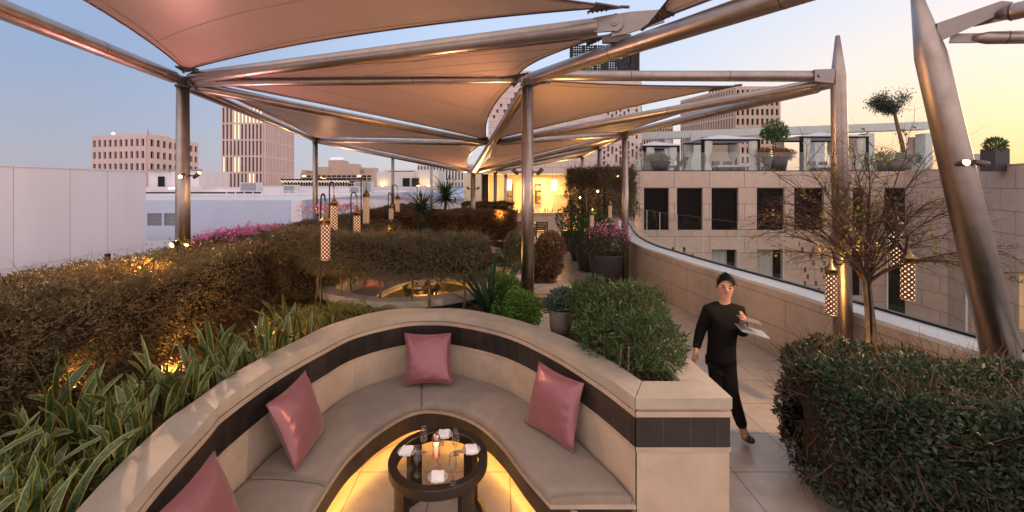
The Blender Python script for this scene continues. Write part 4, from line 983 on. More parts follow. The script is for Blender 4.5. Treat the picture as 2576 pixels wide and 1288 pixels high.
def membrane(label, a, b, c, sc=(.13, .13, .13), sag=0.0, dz=.0, n=26, inset=.16, lift=None):
    """tensioned cloth between three corners, each edge scooped inward; inset keeps it off the nodes"""
    a, b, c = Vector(a), Vector(b), Vector(c); G = (a + b + c) / 3
    a, b, c = [p + (G - p).normalized() * inset + Vector((0, 0, dz)) for p in (a, b, c)]; G = (a + b + c) / 3
    t = thing("canopy_membrane", label, "canopy", G, "fabric panels of the canopy")
    nrm = (b - a).cross(c - a).normalized(); 
    if nrm.z < 0: nrm = -nrm
    def pt(i, j, shrink=0):
        u, v = i / n, j / n; w = 1 - u - v
        u, v, w = [shrink / 3 + x * (1 - shrink) for x in (u, v, w)]
        p = a * w + b * u + c * v
        for (x, y, z, A_, B_, C_, s) in ((w, u, v, a, b, c, sc[0]), (u, v, w, b, c, a, sc[1]), (v, w, u, c, a, b, sc[2])):
            f = 4 * x * y / max((x + y) ** 2, 1e-6) * (1 - z) ** 2.2 * (x + y) ** .0
            p = p + (C_ - (A_ + B_) / 2) * s * f * .9
        p = p + nrm * sag * 27 * w * u * v
        return p
    idx = {}; vs = []; fs = []
    for i in range(n + 1):
        for j in range(n + 1 - i): idx[i, j] = len(vs); vs.append(pt(i, j))
    for i in range(n):
        for j in range(n - i):
            fs.append((idx[i, j], idx[i + 1, j], idx[i, j + 1]))
            if i + j < n - 1: fs.append((idx[i + 1, j], idx[i + 1, j + 1], idx[i, j + 1]))
    mb = MB(); mb.add(vs, fs, None, 0, True); o = mb.build("cloth", "membrane", t)
    # hem seam a hand's width in, edge cable, corner plates with bolts
    hem = MB(); cab = MB()
    def edge(fn, off):
        return [fn(k, off) for k in range(n + 1)]
    for q in range(1, 4):  # welded seams between cloth widths
        i0 = int(n * q / 4); hem.tube([pt(i0, j) - nrm * .004 for j in range(n - i0 + 1)], .002, 4)
    for fn in (lambda k: (k, 0), lambda k: (n - k, k), lambda k: (0, n - k)):
        pts = [pt(*fn(k)) for k in range(n + 1)]; cab.tube(pts, .011, 6)
        ins = [p + (G - p).normalized() * .13 - nrm * .006 for p in pts[1:-1]]; hem.tube(ins, .0045, 4)
    hem.build("seam", "membrane_hem", t); cab.build("edge_cable", "steel_dark", t)
    for P_, Q_, R_ in ((a, b, c), (b, c, a), (c, a, b)):
        q1 = (Q_ - P_).normalized(); q2 = (R_ - P_).normalized(); w = .26
        m = MB(); vs = [P_ - (q1 + q2) * .06, P_ + q1 * w - nrm * .012, P_ + (q1 + q2) * w * .42 - nrm * .012, P_ + q2 * w - nrm * .012]
        m.add([x + nrm * s for s in (-.014, .004) for x in vs], [(0, 1, 2, 3), (7, 6, 5, 4), (0, 4, 5, 1), (1, 5, 6, 2), (2, 6, 7, 3), (3, 7, 4, 0)])
        for k in range(5):
            for e in (q1, q2): x = P_ + e * (.05 + k * .045) + (q1 + q2) * .012 - nrm * .02; m.tube([x, x - nrm * .02], .009, 6)
        m.tube([P_ - (q1 + q2) * .04, P_ - (q1 + q2) * .09], .016, 8)
        m.build("corner_plate", "steel_dark", t)
    return t
EB = Vector((-.8, 1.2, 4.75))
membrane("huge pinkish fabric panel overhead filling the top left", NL1 + Vector((0, 0, .12)), E1b + Vector((.3, -.3, .25)), NP + Vector((.1, -.1, .14)), (.055, .10, .075), sag=.10, inset=.14)
membrane("fabric panel over the front, reaching off the top edge", NC1.lerp(E2, .66) + Vector((0, 0, .15)), Vector((1.55, 1.3, 4.95)), NC1.lerp(E2, 1.4) + Vector((0, 0, .12)), (.03, .06, .01), sag=.03, inset=.05)
membrane("golden fabric panel between the front left post, the central post and the pinned joint", NL1, NC1, NP + Vector((.12, .25, -.02)), (.022, .045, .03), sag=.05, dz=.02)
membrane("orange-brown fabric panel between the front posts and the middle joint, left of the central post", NL1, NC1, NJ, (.022, .045, .03), dz=.05)
NM1i = NM1.lerp((NC1 + NJ) / 2, .21)
membrane("brown fabric panel between the central post, the upright mast and the middle joint", NC1, NM1i, NJ, (.022, .045, .03), dz=.05)
membrane("mauve fabric panel along the left edge behind the tall post", NL1, NL2, NJ, (.022, .045, .03), dz=.05)
membrane("tan fabric panel between the upright mast, the slim right post and the middle joint", NM1.lerp((NR1 + NJ) / 2, .16), NR1, NJ, (.022, .045, .03), dz=.05)
membrane("brown fabric panel between the second left post and the low canopy point", NL2, NN, NJ, (.022, .045, .03), dz=.05)
membrane("yellow-lit fabric panel between the slim right post and the low canopy point", NR1, NN, NJ, (.022, .045, .03), dz=.05)
membrane("bright yellow fabric panel near the bar by the right posts", NR1, NR2, NN, (.022, .045, .03), dz=.05)
membrane("bright yellow fabric panel nearest the bar front", NR2, NR3, NN2, (.022, .045, .03), dz=.05)
membrane("yellow fabric strip between the low point and the bar", NN, NR2, NN2, (.022, .045, .03), dz=.05)
membrane("far left fabric panel before the white block", NL2, NL3, NN, (.022, .045, .03), dz=.05)
membrane("farthest fabric panel on the left, by the bar's side wall", NL3, NN2, NN, (.022, .045, .03), dz=.05)

# ================================================================ FLOODLIGHTS
def flood(label, p, toward_, on=None, aim=None, energy=0, col=(1, .6, .3), cone=R(120), group="small floodlights clamped to posts", stem=None):
    t = thing("floodlight", label, "floodlight", p, group); d = Vector(toward_).normalized()
    mb = MB()
    if stem is not None: mb.tube([stem, p], .012, 6)
    mb.tube([p - d * .05, p + d * .02, p + d * .06], [.020, .030, .030], 12); bd = mb.build("body", "steel_dark", t)
    mb = MB(); mb.tube([p + d * .0605, p + d * .066], .024, 12); mb.build("lens", "lamp_hot" if on else "china", bd)
    if energy: 
        l = lamp("SPOT", p + d * .09, energy, col, size=.06, aim=aim, cone=cone); setparent(l, t)
    return t
def at_post(n, z, off): return Vector((n.x, n.y, z)) + Vector(off)
W1 = (1, .50, .24); PK = (1, .30, .42); WY = (1, .55, .16)
zf = A(0, 442, 5.92).z
flood("lit floodlight on the front of the tall left post", at_post(NL1, zf, (.09, -.13, 0)), (.3, -1, -.3), True, (-.6, 3.4, .3), 190, (1, .60, .30), R(150))
flood("pinkish floodlight on the side of the tall left post", at_post(NL1, zf, (.19, 0, 0)), (.7, -.1, .6), True, (-1.5, 4.5, 4.5), 58, (1, .36, .38), R(150), stem=at_post(NL1, zf, (.07, 0, 0)))  # head taken for unlit; glowing lens and spot added to light the canopy
zf = A(0, 645 / 1.4907 , 5.9).z
flood("floodlight on the left side of the central post", at_post(NC1, zf, (-.17, 0, 0)), (-.7, -.1, .7), False, (-2.2, 6, 4.2), 75, W1, R(150), stem=at_post(NC1, zf, (-.07, 0, 0)))
flood("floodlight on the right side of the central post", at_post(NC1, zf, (.17, 0, 0)), (.7, .1, .7), False, (2.4, 6.5, 4.1), 55, WY, R(150), stem=at_post(NC1, zf, (.07, 0, 0)))
p = A(2418, 411, 3.62)
flood("starry bright floodlight on the face of the leaning mast", p, (-.3, -1, .1), True, (1.6, 3.4, .2), 260, (1, .62, .30), R(130))
flood("dark floodlight head beside the leaning mast", A(2465, 410, 3.75), (1, -.1, -.25), False, stem=A(2440, 408, 3.8))
zf = 3.0
flood("small floodlight on the slim right post", at_post(NR1, 2.9, (-.16, 0, 0)), (-.6, 0, .8), True, (1.8, 11, 4.2), 70, WY, R(150), stem=at_post(NR1, 2.9, (-.07, 0, 0)))
flood("small floodlight on the second left post", at_post(NL2, 2.9, (.15, 0, 0)), (.6, 0, .8), True, (-3, 12, 4.0), 70, W1, R(150), stem=at_post(NL2, 2.9, (.07, 0, 0)))
flood("small floodlight under the low canopy point", at_post(NN, 2.6, (.15, 0, 0)), (.6, 0, .8), False, (1, 12, 4.0), 70, WY, R(150), stem=at_post(NN, 2.6, (.06, 0, 0)))
flood("small floodlight left of the low canopy point", at_post(NN, 2.6, (-.15, 0, 0)), (-.6, 0, .8), False, (-2, 11.5, 3.8), 60, W1, R(150), stem=at_post(NN, 2.6, (-.06, 0, 0)))
flood("small floodlight on the farthest right post", at_post(NR3, 3.0, (-.15, 0, 0)), (-.5, 0, .8), True, (2, 19, 4), 90, WY, R(150), stem=at_post(NR3, 3.0, (-.07, 0, 0)))
# ================================================================ PLANTING
path_hedge("long brown clipped hedge along the left roof edge, lit orange in one patch", "hedge", [(-3.92, 1.6), (-3.94, 4), (-3.96, 7), (-4.02, 12), (-4.0, 20)], .74, 1.02, 1.84, 175000, .034, "leaf_left", twn=34000, twl=.19, twm="twig_light", seed=1, fx=1.8, rough=.07, soilz=.98)
path_hedge("broad brown hedge behind the lanterns, running back along the roof", "hedge", [(-3.3, 5.9), (-3.0, 7.2), (-2.95, 9.5), (-3.0, 11.5)], .55, 1.02, 1.82, 60000, .034, "leaf_left", twn=14000, twl=.2, seed=41, fx=1.4, soilz=.98)
path_hedge("clipped low hedge on thin stems between the two booths, greyish leaves", "hedge", [(-3.35, 6.5), (-2.6, 6.1), (-1.9, 5.75), (-.9, 5.62), (-.12, 5.75)], .30, 1.46, 2.0, 60000, .026, "leaf_mid", twm="twig_light", twn=16000, twl=.18, seed=4, rough=.06, stems=7, soilz=.98)
path_hedge("square clipped brown box hedge in front of the central steel post", "hedge", [(-2.1, 12.2), (-.9, 12.0), (.5, 12.0)], .55, 1.0, 1.97, 36000, .04, "leaf_rear", twn=6000, twl=.2, seed=8, rough=.05)
path_hedge("farther clipped brown hedge before the bar, one warm uplight inside", "hedge", [(-1.5, 17), (.6, 17)], .5, .9, 2.0, 14000, .055, "leaf_rear", twn=2000, seed=12, rough=.05)
path_hedge("rust-lit brown hedge behind the hanging lanterns", "hedge", [(-3.5, 11.5), (-2.9, 11), (-2.2, 11.2)], .45, .98, 2.0, 24000, .04, "leaf_rear", twn=3500, seed=15, rough=.07)
# foreground hedge, right
path_hedge("dark glossy-leaved hedge filling the bottom right corner", "hedge", [(2.62, 3.72), (3.3, 3.5), (4.3, 3.0), (5.0, 2.55)], .66, .12, 1.18, 88000, .046, "leaf_dark", twn=6000, twl=.3, seed=20, rough=.08, tw=.004, soilz=0)
wall_thing("trough_planter", "low dark trough hidden under the glossy hedge", "planter", [(3.3, 4.6, 3.1, 3.5, 0, .12)], "pot_dark")
# feathery shrub in the booth's own planter
t = thing("shrub", "feathery green shrub spilling over the booth's stone pier, before the waiter", "shrub", (1.1, 4.0, .98))
P_ = []; 
for (cx, cy, cz, r, k) in [(1.12, 4.35, 1.32, .36, 3400), (1.32, 3.72, 1.26, .30, 2600), (1.08, 4.0, 1.25, .30, 2600), (1.35, 4.2, 1.40, .33, 2600), (.98, 4.5, 1.44, .24, 1500)]:
    p, d = ball((cx, cy, cz), r, k, .95, .18, int(r * 100)); P_.append((p, d))
P = np.concatenate([a for a, b in P_]); D = np.concatenate([b for a, b in P_]); ok = P[:, 2] > 1.0; P, D = P[ok], D[ok]
leaves("foliage", P, .075, "leaf_shrub", t, aspect=.17, out=D, bias=.4, up=.45)
twigs("twigs", P[::9] - D[::9] * .1, D[::9] + [0, 0, .8], .2, .003, parent=t)
st = MB()
for k in range(9):
    x, y = random.uniform(.9, 1.4), random.uniform(3.5, 4.5); st.tube([(x, y, .9), (x + random.uniform(-.1, .1), y + random.uniform(-.1, .1), 1.35)], [.012, .005], 5)
st.build("stems", "bark", t)
slab("shrub_bed", .92, 1.44, 3.4, 4.9, 1.04, "soil")

# snake plants along the curved wall
def snake_mesh(seed, nl, hh, wide):
    r = random.Random(seed); mb = MB()
    for k in range(nl):
        a = r.uniform(0, 6.28); lean = r.uniform(.02, .38); L = hh * r.uniform(.6, 1.15); w = wide * r.uniform(.75, 1.15); tw_ = r.uniform(-.9, .9); cur = r.uniform(-.1, .55)
        bx, by = r.uniform(-.07, .07), r.uniform(-.07, .07); fa = a + 1.57 + r.uniform(-.7, .7); rows = []; uv = []; n = 9
        for i in range(n + 1):
            s = i / n; bend = lean + cur * s * s; 
            px = bx + math.cos(a) * L * s * math.sin(bend); py = by + math.sin(a) * L * s * math.sin(bend); pz = L * s * math.cos(bend)
            ww = w * (.62 + .75 * s - .35 * s * s) * (1 if s < .72 else max(.0, 1 - ((s - .72) / .28) ** 1.7)) * .5 + .0015
            ang = fa + tw_ * s; dx, dy = math.cos(ang), math.sin(ang); nx_, ny_ = -dy, dx; rows.append([]); uv.append([])
            for j in range(5):
                q = (j - 2) / 2; cup = .22 * ww * (q * q); rows[-1].append((px + dx * ww * q + nx_ * cup, py + dy * ww * q + ny_ * cup, pz + .01 * math.sin(s * 9 + k) * q)); uv[-1].append((j / 4, s * L * 2.2 + k))
        mb.grid(rows, uv)
    return mb
sproto = [snake_mesh(s, nl, hh, wd).build("snake_plant", "snake_leaf") for s, nl, hh, wd in ((1, 7, .48, .050), (2, 9, .40, .044), (3, 6, .56, .052), (4, 8, .36, .046), (5, 7, .46, .054), (6, 9, .42, .042), (7, 7, .52, .047), (8, 6, .38, .056))]
used = set(); spots = []
Osub = Op[2:]
uO = arclen(Op); rr = random.Random(4)
u = .75
while u < uO[-1] * .47:
    k = max(1, int(np.searchsorted(uO, u))); f = (u - uO[k - 1]) / (uO[k] - uO[k - 1]); p = Op[k - 1].lerp(Op[k], f); nrm = (Op[k] - Ip[k]).normalized()
    for d in ((.12, .38), (.14, .34, .58), (.12, .32, .56, .82))[2 if u < 1.9 else int(u * 2.3) % 3 if u < 3.2 else 0]:
        spots.append((p + nrm * (d + rr.uniform(-.03, .05)), u, d))
    u += .15 + rr.uniform(0, .06)
for i, (p, u_, d) in enumerate(spots):
    k = rr.randrange(8) if i > 8 else i % 8; o = sproto[k] if k not in used else sproto[k].copy()
    if k in used: COL.objects.link(o)
    used.add(k); o.location = (p.x, p.y, 1.0); o.rotation_euler = (0, 0, rr.uniform(0, 6.28)); s = rr.uniform(.82, 1.12) * (1.0 if u_ < 4 else .85); o.scale = (s, s, s)
    zone = "in the bottom left corner of the bed" if u_ < 1.6 else "in the thick row left of the near pillow" if u_ < 2.5 else "in front of the amber-lit patch of soil" if u_ < 3.3 else "where the row thins along the curve" if u_ < 4.2 else "by the strappy grass at the far end"
    row = "front" if d < .2 else "second" if d < .45 else "third" if d < .7 else "back"
    tag(o, f"yellow-edged snake plant, {row} row, {zone}", "snake plant", "snake plants along the curved booth wall")
def strap(name, label, cat, p, n, L, w, m, group=None, up=.9, arch=.9, stemh=0, seed=0, scale=1):
    r = random.Random(seed); mb = MB(); 
    for k in range(n):
        a = r.uniform(0, 6.28); l = L * r.uniform(.6, 1.15); el = r.uniform(.25, 1.45) if stemh else math.acos(min(1, up * r.uniform(.6, 1.05))); pts = []; W_ = w * r.uniform(.7, 1.2)
        z0 = stemh * r.uniform(.75, 1) if stemh else 0; e = (math.pi / 2 - el) if not stemh else r.uniform(-.35, 1.45); x = y = 0; z = z0; rows = []
        for i in range(7):
            s = i / 6; ww = W_ * (1 - s) ** .6 * (.5 + .5 * min(1, s * 4 + .5)) * .5 + .0006; dx, dy = -math.sin(a), math.cos(a)
            rows.append([(p[0] + x - dx * ww, p[1] + y - dy * ww, p[2] + z), (p[0] + x, p[1] + y, p[2] + z - ww * .35), (p[0] + x + dx * ww, p[1] + y + dy * ww, p[2] + z)])
            x += math.cos(a) * math.cos(e) * l / 6; y += math.sin(a) * math.cos(e) * l / 6; z += math.sin(e) * l / 6; e -= arch * l / 6 * r.uniform(.5, 1.6) / max(L, .3)
        mb.grid(rows)
    t = thing(name, label, cat, p, group); o = mb.build("leaves", m, t)
    at = o.data.attributes.new("tint", "FLOAT", "POINT"); at.data.foreach_set("value", np.repeat(NR.uniform(0, 1, n), 21).astype(np.float32))
    if stemh: m2 = MB(); m2.tube([Vector(p) - Vector((0, 0, .05)), Vector(p) + Vector((0, 0, stemh))], [.05, .035], 8); m2.build("stem", "bark", t)
    return t
for k, (x, y) in enumerate([(-2.35, 5.15), (-2.1, 5.3), (-1.9, 5.42), (-2.55, 5.25), (-2.25, 5.55), (-1.65, 5.5)]):
    strap("strap_grass", ["yellowish strappy grass tuft by the curve of the booth wall, leftmost", "yellowish strappy grass tuft leaning over the booth coping", "yellowish strappy grass tuft nearest the hedge stems", "yellowish strappy grass tuft below the long hedge", "yellowish strappy grass tuft behind the others in the shade of the hedge", "thin strappy grass tuft at the right end beside the bare soil"][k], "grass tuft", (x, y, .99), 80, .56, .018, "strap", "strappy grass tufts by the booth wall", up=.75, arch=1.6, seed=k)
strap("agave", "tall dark sword-leaved plant in front of the second booth, left of the round box bushes", "plant", (-.12, 5.5, .98), 38, 1.05, .065, "yucca", None, up=.97, arch=.35, seed=31)
strap("yucca", "tall spiky yucca against the sky before the white block", "yucca", tuple(A(1120, 540, 13)), 130, .85, .06, "yucca", "spiky yuccas", stemh=.55, arch=.5, seed=32)
strap("yucca", "lower spiky yucca left of the tall one", "yucca", tuple(A(1062, 560, 11.5)), 110, .75, .05, "yucca", "spiky yuccas", stemh=.4, arch=.6, seed=33)
strap("flax_clump", "lit yellow-green flax clump below the hanging lanterns", "plant", tuple(A(985, 597, 9.5)), 30, .5, .03, "strap", None, up=.92, arch=.6, seed=34)
strap("flax_clump", "dark fan of leaves beneath the lower yucca", "plant", tuple(A(1050, 592, 11)), 110, .75, .04, "yucca", None, up=.8, arch=.9, seed=35)
def bush(name, label, cat, blobs, n, size, m, group=None, aspect=.5, base=None, pot=None, up=.15, bias=.5, core=False, squash=1, lump=.15):
    b = base or (blobs[0][0], blobs[0][1], blobs[0][2] - blobs[0][3]); t = thing(name, label, cat, b, group); Ps, Ds = [], []
    vol = sum(q[3] ** 2 for q in blobs)
    for i, (x, y, z, r) in enumerate(blobs):
        p, d = ball((x, y, z), r, int(n * r * r / vol), squash, lump, i + 3); Ps.append(p); Ds.append(d)
    leaves("foliage", np.concatenate(Ps), size, m, t, aspect, np.concatenate(Ds), bias, up)
    return t
bush("boxwood", "bright green round box bush, upper of the two beside the central post", "bush", [(.08, 5.7, 1.26, .20), (.02, 5.66, 1.38, .13), (.16, 5.72, 1.32, .13)], 5200, .030, "leaf_box", "round box bushes", .55, lump=.3, up=.35)
bush("boxwood", "bright green round box bush, lower and wider, against the booth coping", "bush", [(.29, 5.20, 1.12, .23), (.1, 5.28, 1.12, .19), (.38, 5.12, 1.2, .14), (.2, 5.22, 1.27, .15)], 8000, .030, "leaf_box", "round box bushes", .55, lump=.3, up=.35)
def bowl_pot(name, label, x, y, z, r, h, m, group=None, flare=.72):
    mb = MB(); pr = [(0, 0), (r * flare * .8, 0), (r * flare, .03 * h), (r * .93, h * .45), (r, h * .93), (r, h), (r * .93, h), (r * .9, h * .9), (0, h * .9)]
    mb.lathe((x, y, z), pr, 28); o = mb.build(name, m); return tag(o, label, "pot", group)
p = A(1409, 842, 4.72); bowl_pot("plant_pot", "small grey plant pot behind the feathery shrub", .70, 4.72, .99, .135, .31, "pot_grey")
bush("succulent", "blue-green succulent growing in the small grey pot", "plant", [(.70, 4.72, 1.38, .14), (.60, 4.72, 1.34, .09), (.8, 4.7, 1.42, .11)], 1500, .05, "leaf_blue", None, .35, up=.5)
bowl_pot("plant_pot", "white pot behind the central steel post", .34, 6.9, .95, .2, .3, "pot_white")
bush("potted_bush", "twiggy purple-tipped bush growing out of the white pot", "bush", [(.36, 6.9, 1.55, .27), (.3, 6.9, 1.75, .2)], 5200, .038, "leaf_mid", None, .4)
bush("potted_bush", "brownish bush right of the central post, at the walkway edge", "bush", [(.83, 7.15, 1.4, .27), (.88, 7.1, 1.65, .25), (.75, 7.2, 1.2, .25)], 15000, .042, "leaf_rear", None, .4)
wall_thing("planter_box", "pale low planter at the walkway edge under the brownish bush", "planter", [(.15, 1.15, 6.75, 7.5, 0, 1.0)], "stone", bevel=.01)
wall_thing("planter_box", "pale stone planter with dark band in the gap left of the central post", "planter", [(-.05, .55, 8.4, 8.9, 0, 1.05)], "stone", bevel=.01)
bush("fern_bush", "light green bush in the pale planter left of the central post", "bush", [(.12, 8.6, 1.2, .22), (.3, 8.55, 1.18, .18)], 1600, .045, "leaf_green")
# big pots on the walkway's right side
pots = [(2.98, 11.6, .47, .80), (2.88, 13.2, .45, .78), (2.95, 15.0, .45, .78), (3.0, 17.2, .45, .78)]
plab = ["big dark bowl pot with pink flowers, nearest on the walkway's right side", "second dark bowl pot back along the walkway", "third dark bowl pot back along the walkway", "farthest dark bowl pot, by the bar"]
for (x, y, r, h), lab in zip(pots, plab): bowl_pot("bowl_planter", lab, x, y, 0, r, h, "pot_dark", "dark bowl pots along the walkway")
def flowers(label, P, n, cat="bougainvillea", green=None, group=None, spread=(.3, .3, .15), name="bougainvillea", sz=.05):
    t = thing(name, label, cat, tuple(P), group); pts = np.array(P) + NR.normal(size=(n, 3)) * np.array(spread); leaves("blossoms", pts, sz, "petal", t, .8, up=.4)
    g = np.array(P) + NR.normal(size=(n, 3)) * np.array(spread) * 1.1 - [0, 0, .05]; leaves("foliage", g, .05, green or "leaf_green", t); return t
t = bush("flowering_bush", "round green bush topped with pink flowers in the nearest bowl pot", "bush", [(2.98, 11.6, 1.12, .5), (2.7, 11.6, 1.05, .36), (3.25, 11.6, 1.1, .36)], 7000, .05, "leaf_topiary", None)
pf = np.stack([NR.uniform(2.45, 3.6, 420), NR.uniform(11.1, 11.8, 420), 1.50 + .12 * NR.normal(size=420)], 1); pf[:, 2] -= ((pf[:, 0] - 2.98) ** 2) * .55; leaves("blossoms", pf, .06, "petal", t, .8)
bush("flowering_bush", "green bush with white flowers in the second bowl pot", "bush", [(2.75, 13.2, 1.25, .55), (3.2, 13.3, 1.3, .5)], 4500, .06, "leaf_green")
bush("flowering_bush", "green bush low in the third bowl pot", "bush", [(2.75, 15, 1.3, .55), (3.3, 15, 1.2, .5)], 2600, .07, "leaf_green")
bush("flowering_bush", "dark bush in the farthest bowl pot by the bar", "bush", [(2.9, 17.2, 1.3, .55)], 1200, .08, "leaf_green")
def tree_trunk(pts, r0, r1): mb = MB(); pts = catmull(pts, 4); mb.tube(pts, list(np.linspace(r0, r1, len(pts))), 10); return mb
t = path_hedge("large clipped square tree screen behind the bowl pots, fairy lights in it", "clipped tree", [(2.35, 14.3), (3.4, 13.9), (4.5, 13.7)], .42, 1.62, 3.25, 26000, .052, "leaf_topiary", twn=4500, twl=.4, seed=30, core=False, name="clipped_tree", shell=.55, tw=.006, rough=.1)
for x, y in ((2.88, 13.2), (3.6, 13.8)):
    mb = tree_trunk([(x, y, .6), (x + .03, y, 1.3), (x - .05, y + .3, 2.2), (x + .1, y + .5, 2.9)], .05, .015); mb.build("trunk", "bark", t)
mb = MB()
for p in [(2.62, 13.5, 2.3), (3.05, 13.6, 1.9), (3.95, 13.3, 1.95), (3.2, 13.5, 2.5)]: mb.lathe(p, [(0, .03), (.025, .0), (0, -.03)], 8)
mb.build("fairy_lights", "fairy", t)
t = path_hedge("second clipped tree screen farther back along the walkway", "clipped tree", [(3.3, 17.5), (4.4, 17.5)], .42, 1.5, 3.2, 4500, .075, "leaf_topiary", seed=33, core=False, name="clipped_tree", shell=.55)
mb = tree_trunk([(3.0, 17.2, .6), (3.0, 17.3, 1.8), (2.9, 17.4, 2.8)], .05, .02); mb.build("trunk", "bark", t)
# bougainvillea on the left hedge
for (px, py, y, n, sp, lab) in [(590, 597, 7.2, 2000, (.15, .5, .05), "long bright pink bougainvillea spray on the hedge behind the front left post"), (680, 585, 8.3, 420, (.16, .35, .05), "smaller pink bougainvillea spray right of the long one"), (845, 526, 13, 500, (.35, .6, .07), "far pink bougainvillea at the foot of the second left post"), (1035, 503, 17.5, 260, (.5, .5, .06), "dull pink bougainvillea far back by the lanterns")]:
    p = A(px, py, y) + Vector((0, 0, .05)); flowers(lab, p, n, spread=sp, group="bougainvillea on the left hedge", sz=.045 if y < 10 else .06)
tl = thing("weed_tuft", "bright yellow-green leafy tuft poking out of the hedge right of the pink flowers", "plant", tuple(A(735, 610, 7)))
P, d = ball(tuple(A(735, 611, 7)), .07, 90); leaves("foliage", P, .05, "leaf_box", tl)
t = thing("weed_tuft", "yellow-green leaves around the spotlight at the foot of the front left post", "plant", tuple(A(452, 618, 5.8))); P, d = ball(tuple(A(455, 620, 5.8)), .11, 160); leaves("foliage", P, .05, "leaf_yellow", t)

# the bare tree, right
def bare_tree():
    t = thing("bare_tree", "thin-twigged nearly bare tree with a few yellow leaves, by the upright mast", "tree", (4.36, 4.9, .0))
    b = A(2192, 850, 4.75); top = A(2180, 700, 4.75); b0 = Vector((b.x, 4.75, 0))
    mb = tree_trunk([b0, b, A(2186, 770, 4.75), top], .056, .038); mb.build("trunk", "bark", t)
    r = random.Random(12); br_ = MB(); tips = []; fine_p, fine_d = [], []
    for k in range(27):
        a = r.uniform(0, 6.28); sx_ = (k - 13) / 13
        p = top + Vector((r.uniform(-.03, .03), r.uniform(-.03, .03), -.06 * r.random())); d = Vector((sx_ * .5 + r.uniform(-.15, .15), math.sin(a) * .45, 1.0)).normalized(); L = r.uniform(.95, 1.5) * (.82 if sx_ < -.3 else 1); pts = [p]
        for s in range(7):
            d = (d + Vector((sx_ * .10 + r.uniform(-.16, .16), r.uniform(-.16, .16), r.uniform(-.16, .06) - abs(sx_) * .09))).normalized(); p = p + d * L / 7; pts.append(p)
            if s >= 1:
                for q in range(2): tips.append((p, (d + Vector((r.uniform(-.9, .9), r.uniform(-.9, .9), r.uniform(-.5, .7)))).normalized(), L * .42))
        br_.tube(pts, list(np.linspace(.013, .004, 8)), 6)
    for (p, d, L) in tips:
        pts = [p]; q = p; dd = d; l = L * r.uniform(.5, 1.1)
        for s in range(4):
            dd = (dd + Vector((r.uniform(-.3, .3), r.uniform(-.3, .3), r.uniform(-.3, .12)))).normalized(); q = q + dd * l / 4; pts.append(q)
            for z in range(4): fine_p.append(q); fine_d.append((dd + Vector((r.uniform(-.9, .9), r.uniform(-.9, .9), r.uniform(-.7, .5)))))
        br_.tube(pts, list(np.linspace(.0042, .0018, 5)), 4, False)
    br_.build("branches", "tree_twig", t)
    fp = np.array([tuple(x) for x in fine_p]); fd = np.array([tuple(x) for x in fine_d]); twigs("fine_twigs", fp, fd, .25, .0013, "tree_twig", t, 3, .3)
    sel = NR.choice(len(fp), 260, replace=False); C = fp[sel]; pts = np.repeat(C, 4, 0) + NR.normal(size=(1040, 3)) * .035; leaves("leaves", pts, .05, "leaf_yellow", t, .4)
bare_tree()

# ================================================================ HOOK LANTERNS
def lantern_parts(t, p, body=.43, r=.062, cap=.10):
    """p = bottom centre"""
    p = Vector(p); mb = MB(); n = 14; mb.lathe(p, [(r, 0), (r, body)], 28, uvrep=(14 * .7071, 14 * .7071 / (2 * math.pi * r) )); mb.build("pierced_tube", "pierced", t)
    mb = MB(); mb.lathe(p, [(r * 1.06, -.012), (r * 1.06, .0), (r, .004)], 20); mb.lathe(p, [(0, -.012), (r * 1.06, -.012)], 20); mb.build("base_ring", "brass", t)
    mb = MB(); z = body; mb.lathe(p, [(r * 1.05, z), (r * 1.05, z + .05), (r * 1.22, z + .055), (r * 1.2, z + .065), (r * .55, z + cap), (r * .3, z + cap + .05), (.008, z + cap + .08), (0, z + cap + .08)], 20); mb.build("cap", "brass", t)
    ring = []
    zz = p.z + body + cap + .08
    for k in range(3):
        m = [(p.x + (.012 * math.cos(a) if k % 2 else 0), p.y + (0 if k % 2 else .012 * math.cos(a)), zz + .02 + k * .042 + .026 * math.sin(a)) for a in np.linspace(0, 6.28, 12)]; mb = MB() if k == 0 else mb; mb.tube(m, .0035, 5, False)
    mb.build("chain", "brass", t)
    return Vector((p.x, p.y, zz + .125))
def hook_pole(name, label, foot, tops, group):
    t = thing(name, label, "lantern pole", tuple(foot), group); mb = MB()
    for pts in tops: mb.tube(catmull(pts, 6), .011, 7)
    mb.build("hook", "black_metal", t); return t
def lantern(label, bottom, group="hanging pierced lanterns", **k):
    t = thing("lantern", label, "lantern", tuple(bottom), group); top = lantern_parts(t, bottom, **k); return top
def hooked(lab_l, lab_p, px, pybot, y, side, body=.43, r=.055, polex=.16):
    b = A(px, pybot, y); top = lantern(lab_l, b, body=body, r=r)
    x = b.x - side * polex; zt_ = top.z + .07
    hook_pole("lantern_pole", lab_p, (x, y, .98), [[(x, y, .96), (x, y, top.z - .3), (x, y, top.z), (x + side * polex * .2, y, zt_), (x + side * polex * .65, y, zt_ + .01), (b.x, y, top.z)]], "lantern hooks in the left planting")
hooked("lit pierced lantern nearest on the left, before the long hedge", "hook pole of the nearest left lantern", 819, 652, 5.25, -1, polex=-.06)
hooked("tall lit lantern second from the left, against the hedge", "crooked hook pole of the second lantern", 840, 588, 6.6, 1, polex=.07)
hooked("lit lantern high against the grey roof, right of the second one", "hook pole of the high lantern", 921, 560, 7.6, 1, body=.46, polex=.09)
hooked("short lit lantern low behind the clipped hedge", "hook pole of the low lantern", 898, 598, 6.9, -1, body=.36, polex=-.10)
hooked("dimmer lantern farther back beside the yuccas", "hook pole of the dim far lantern", 1000, 542, 11, 1, body=.42, polex=.14)
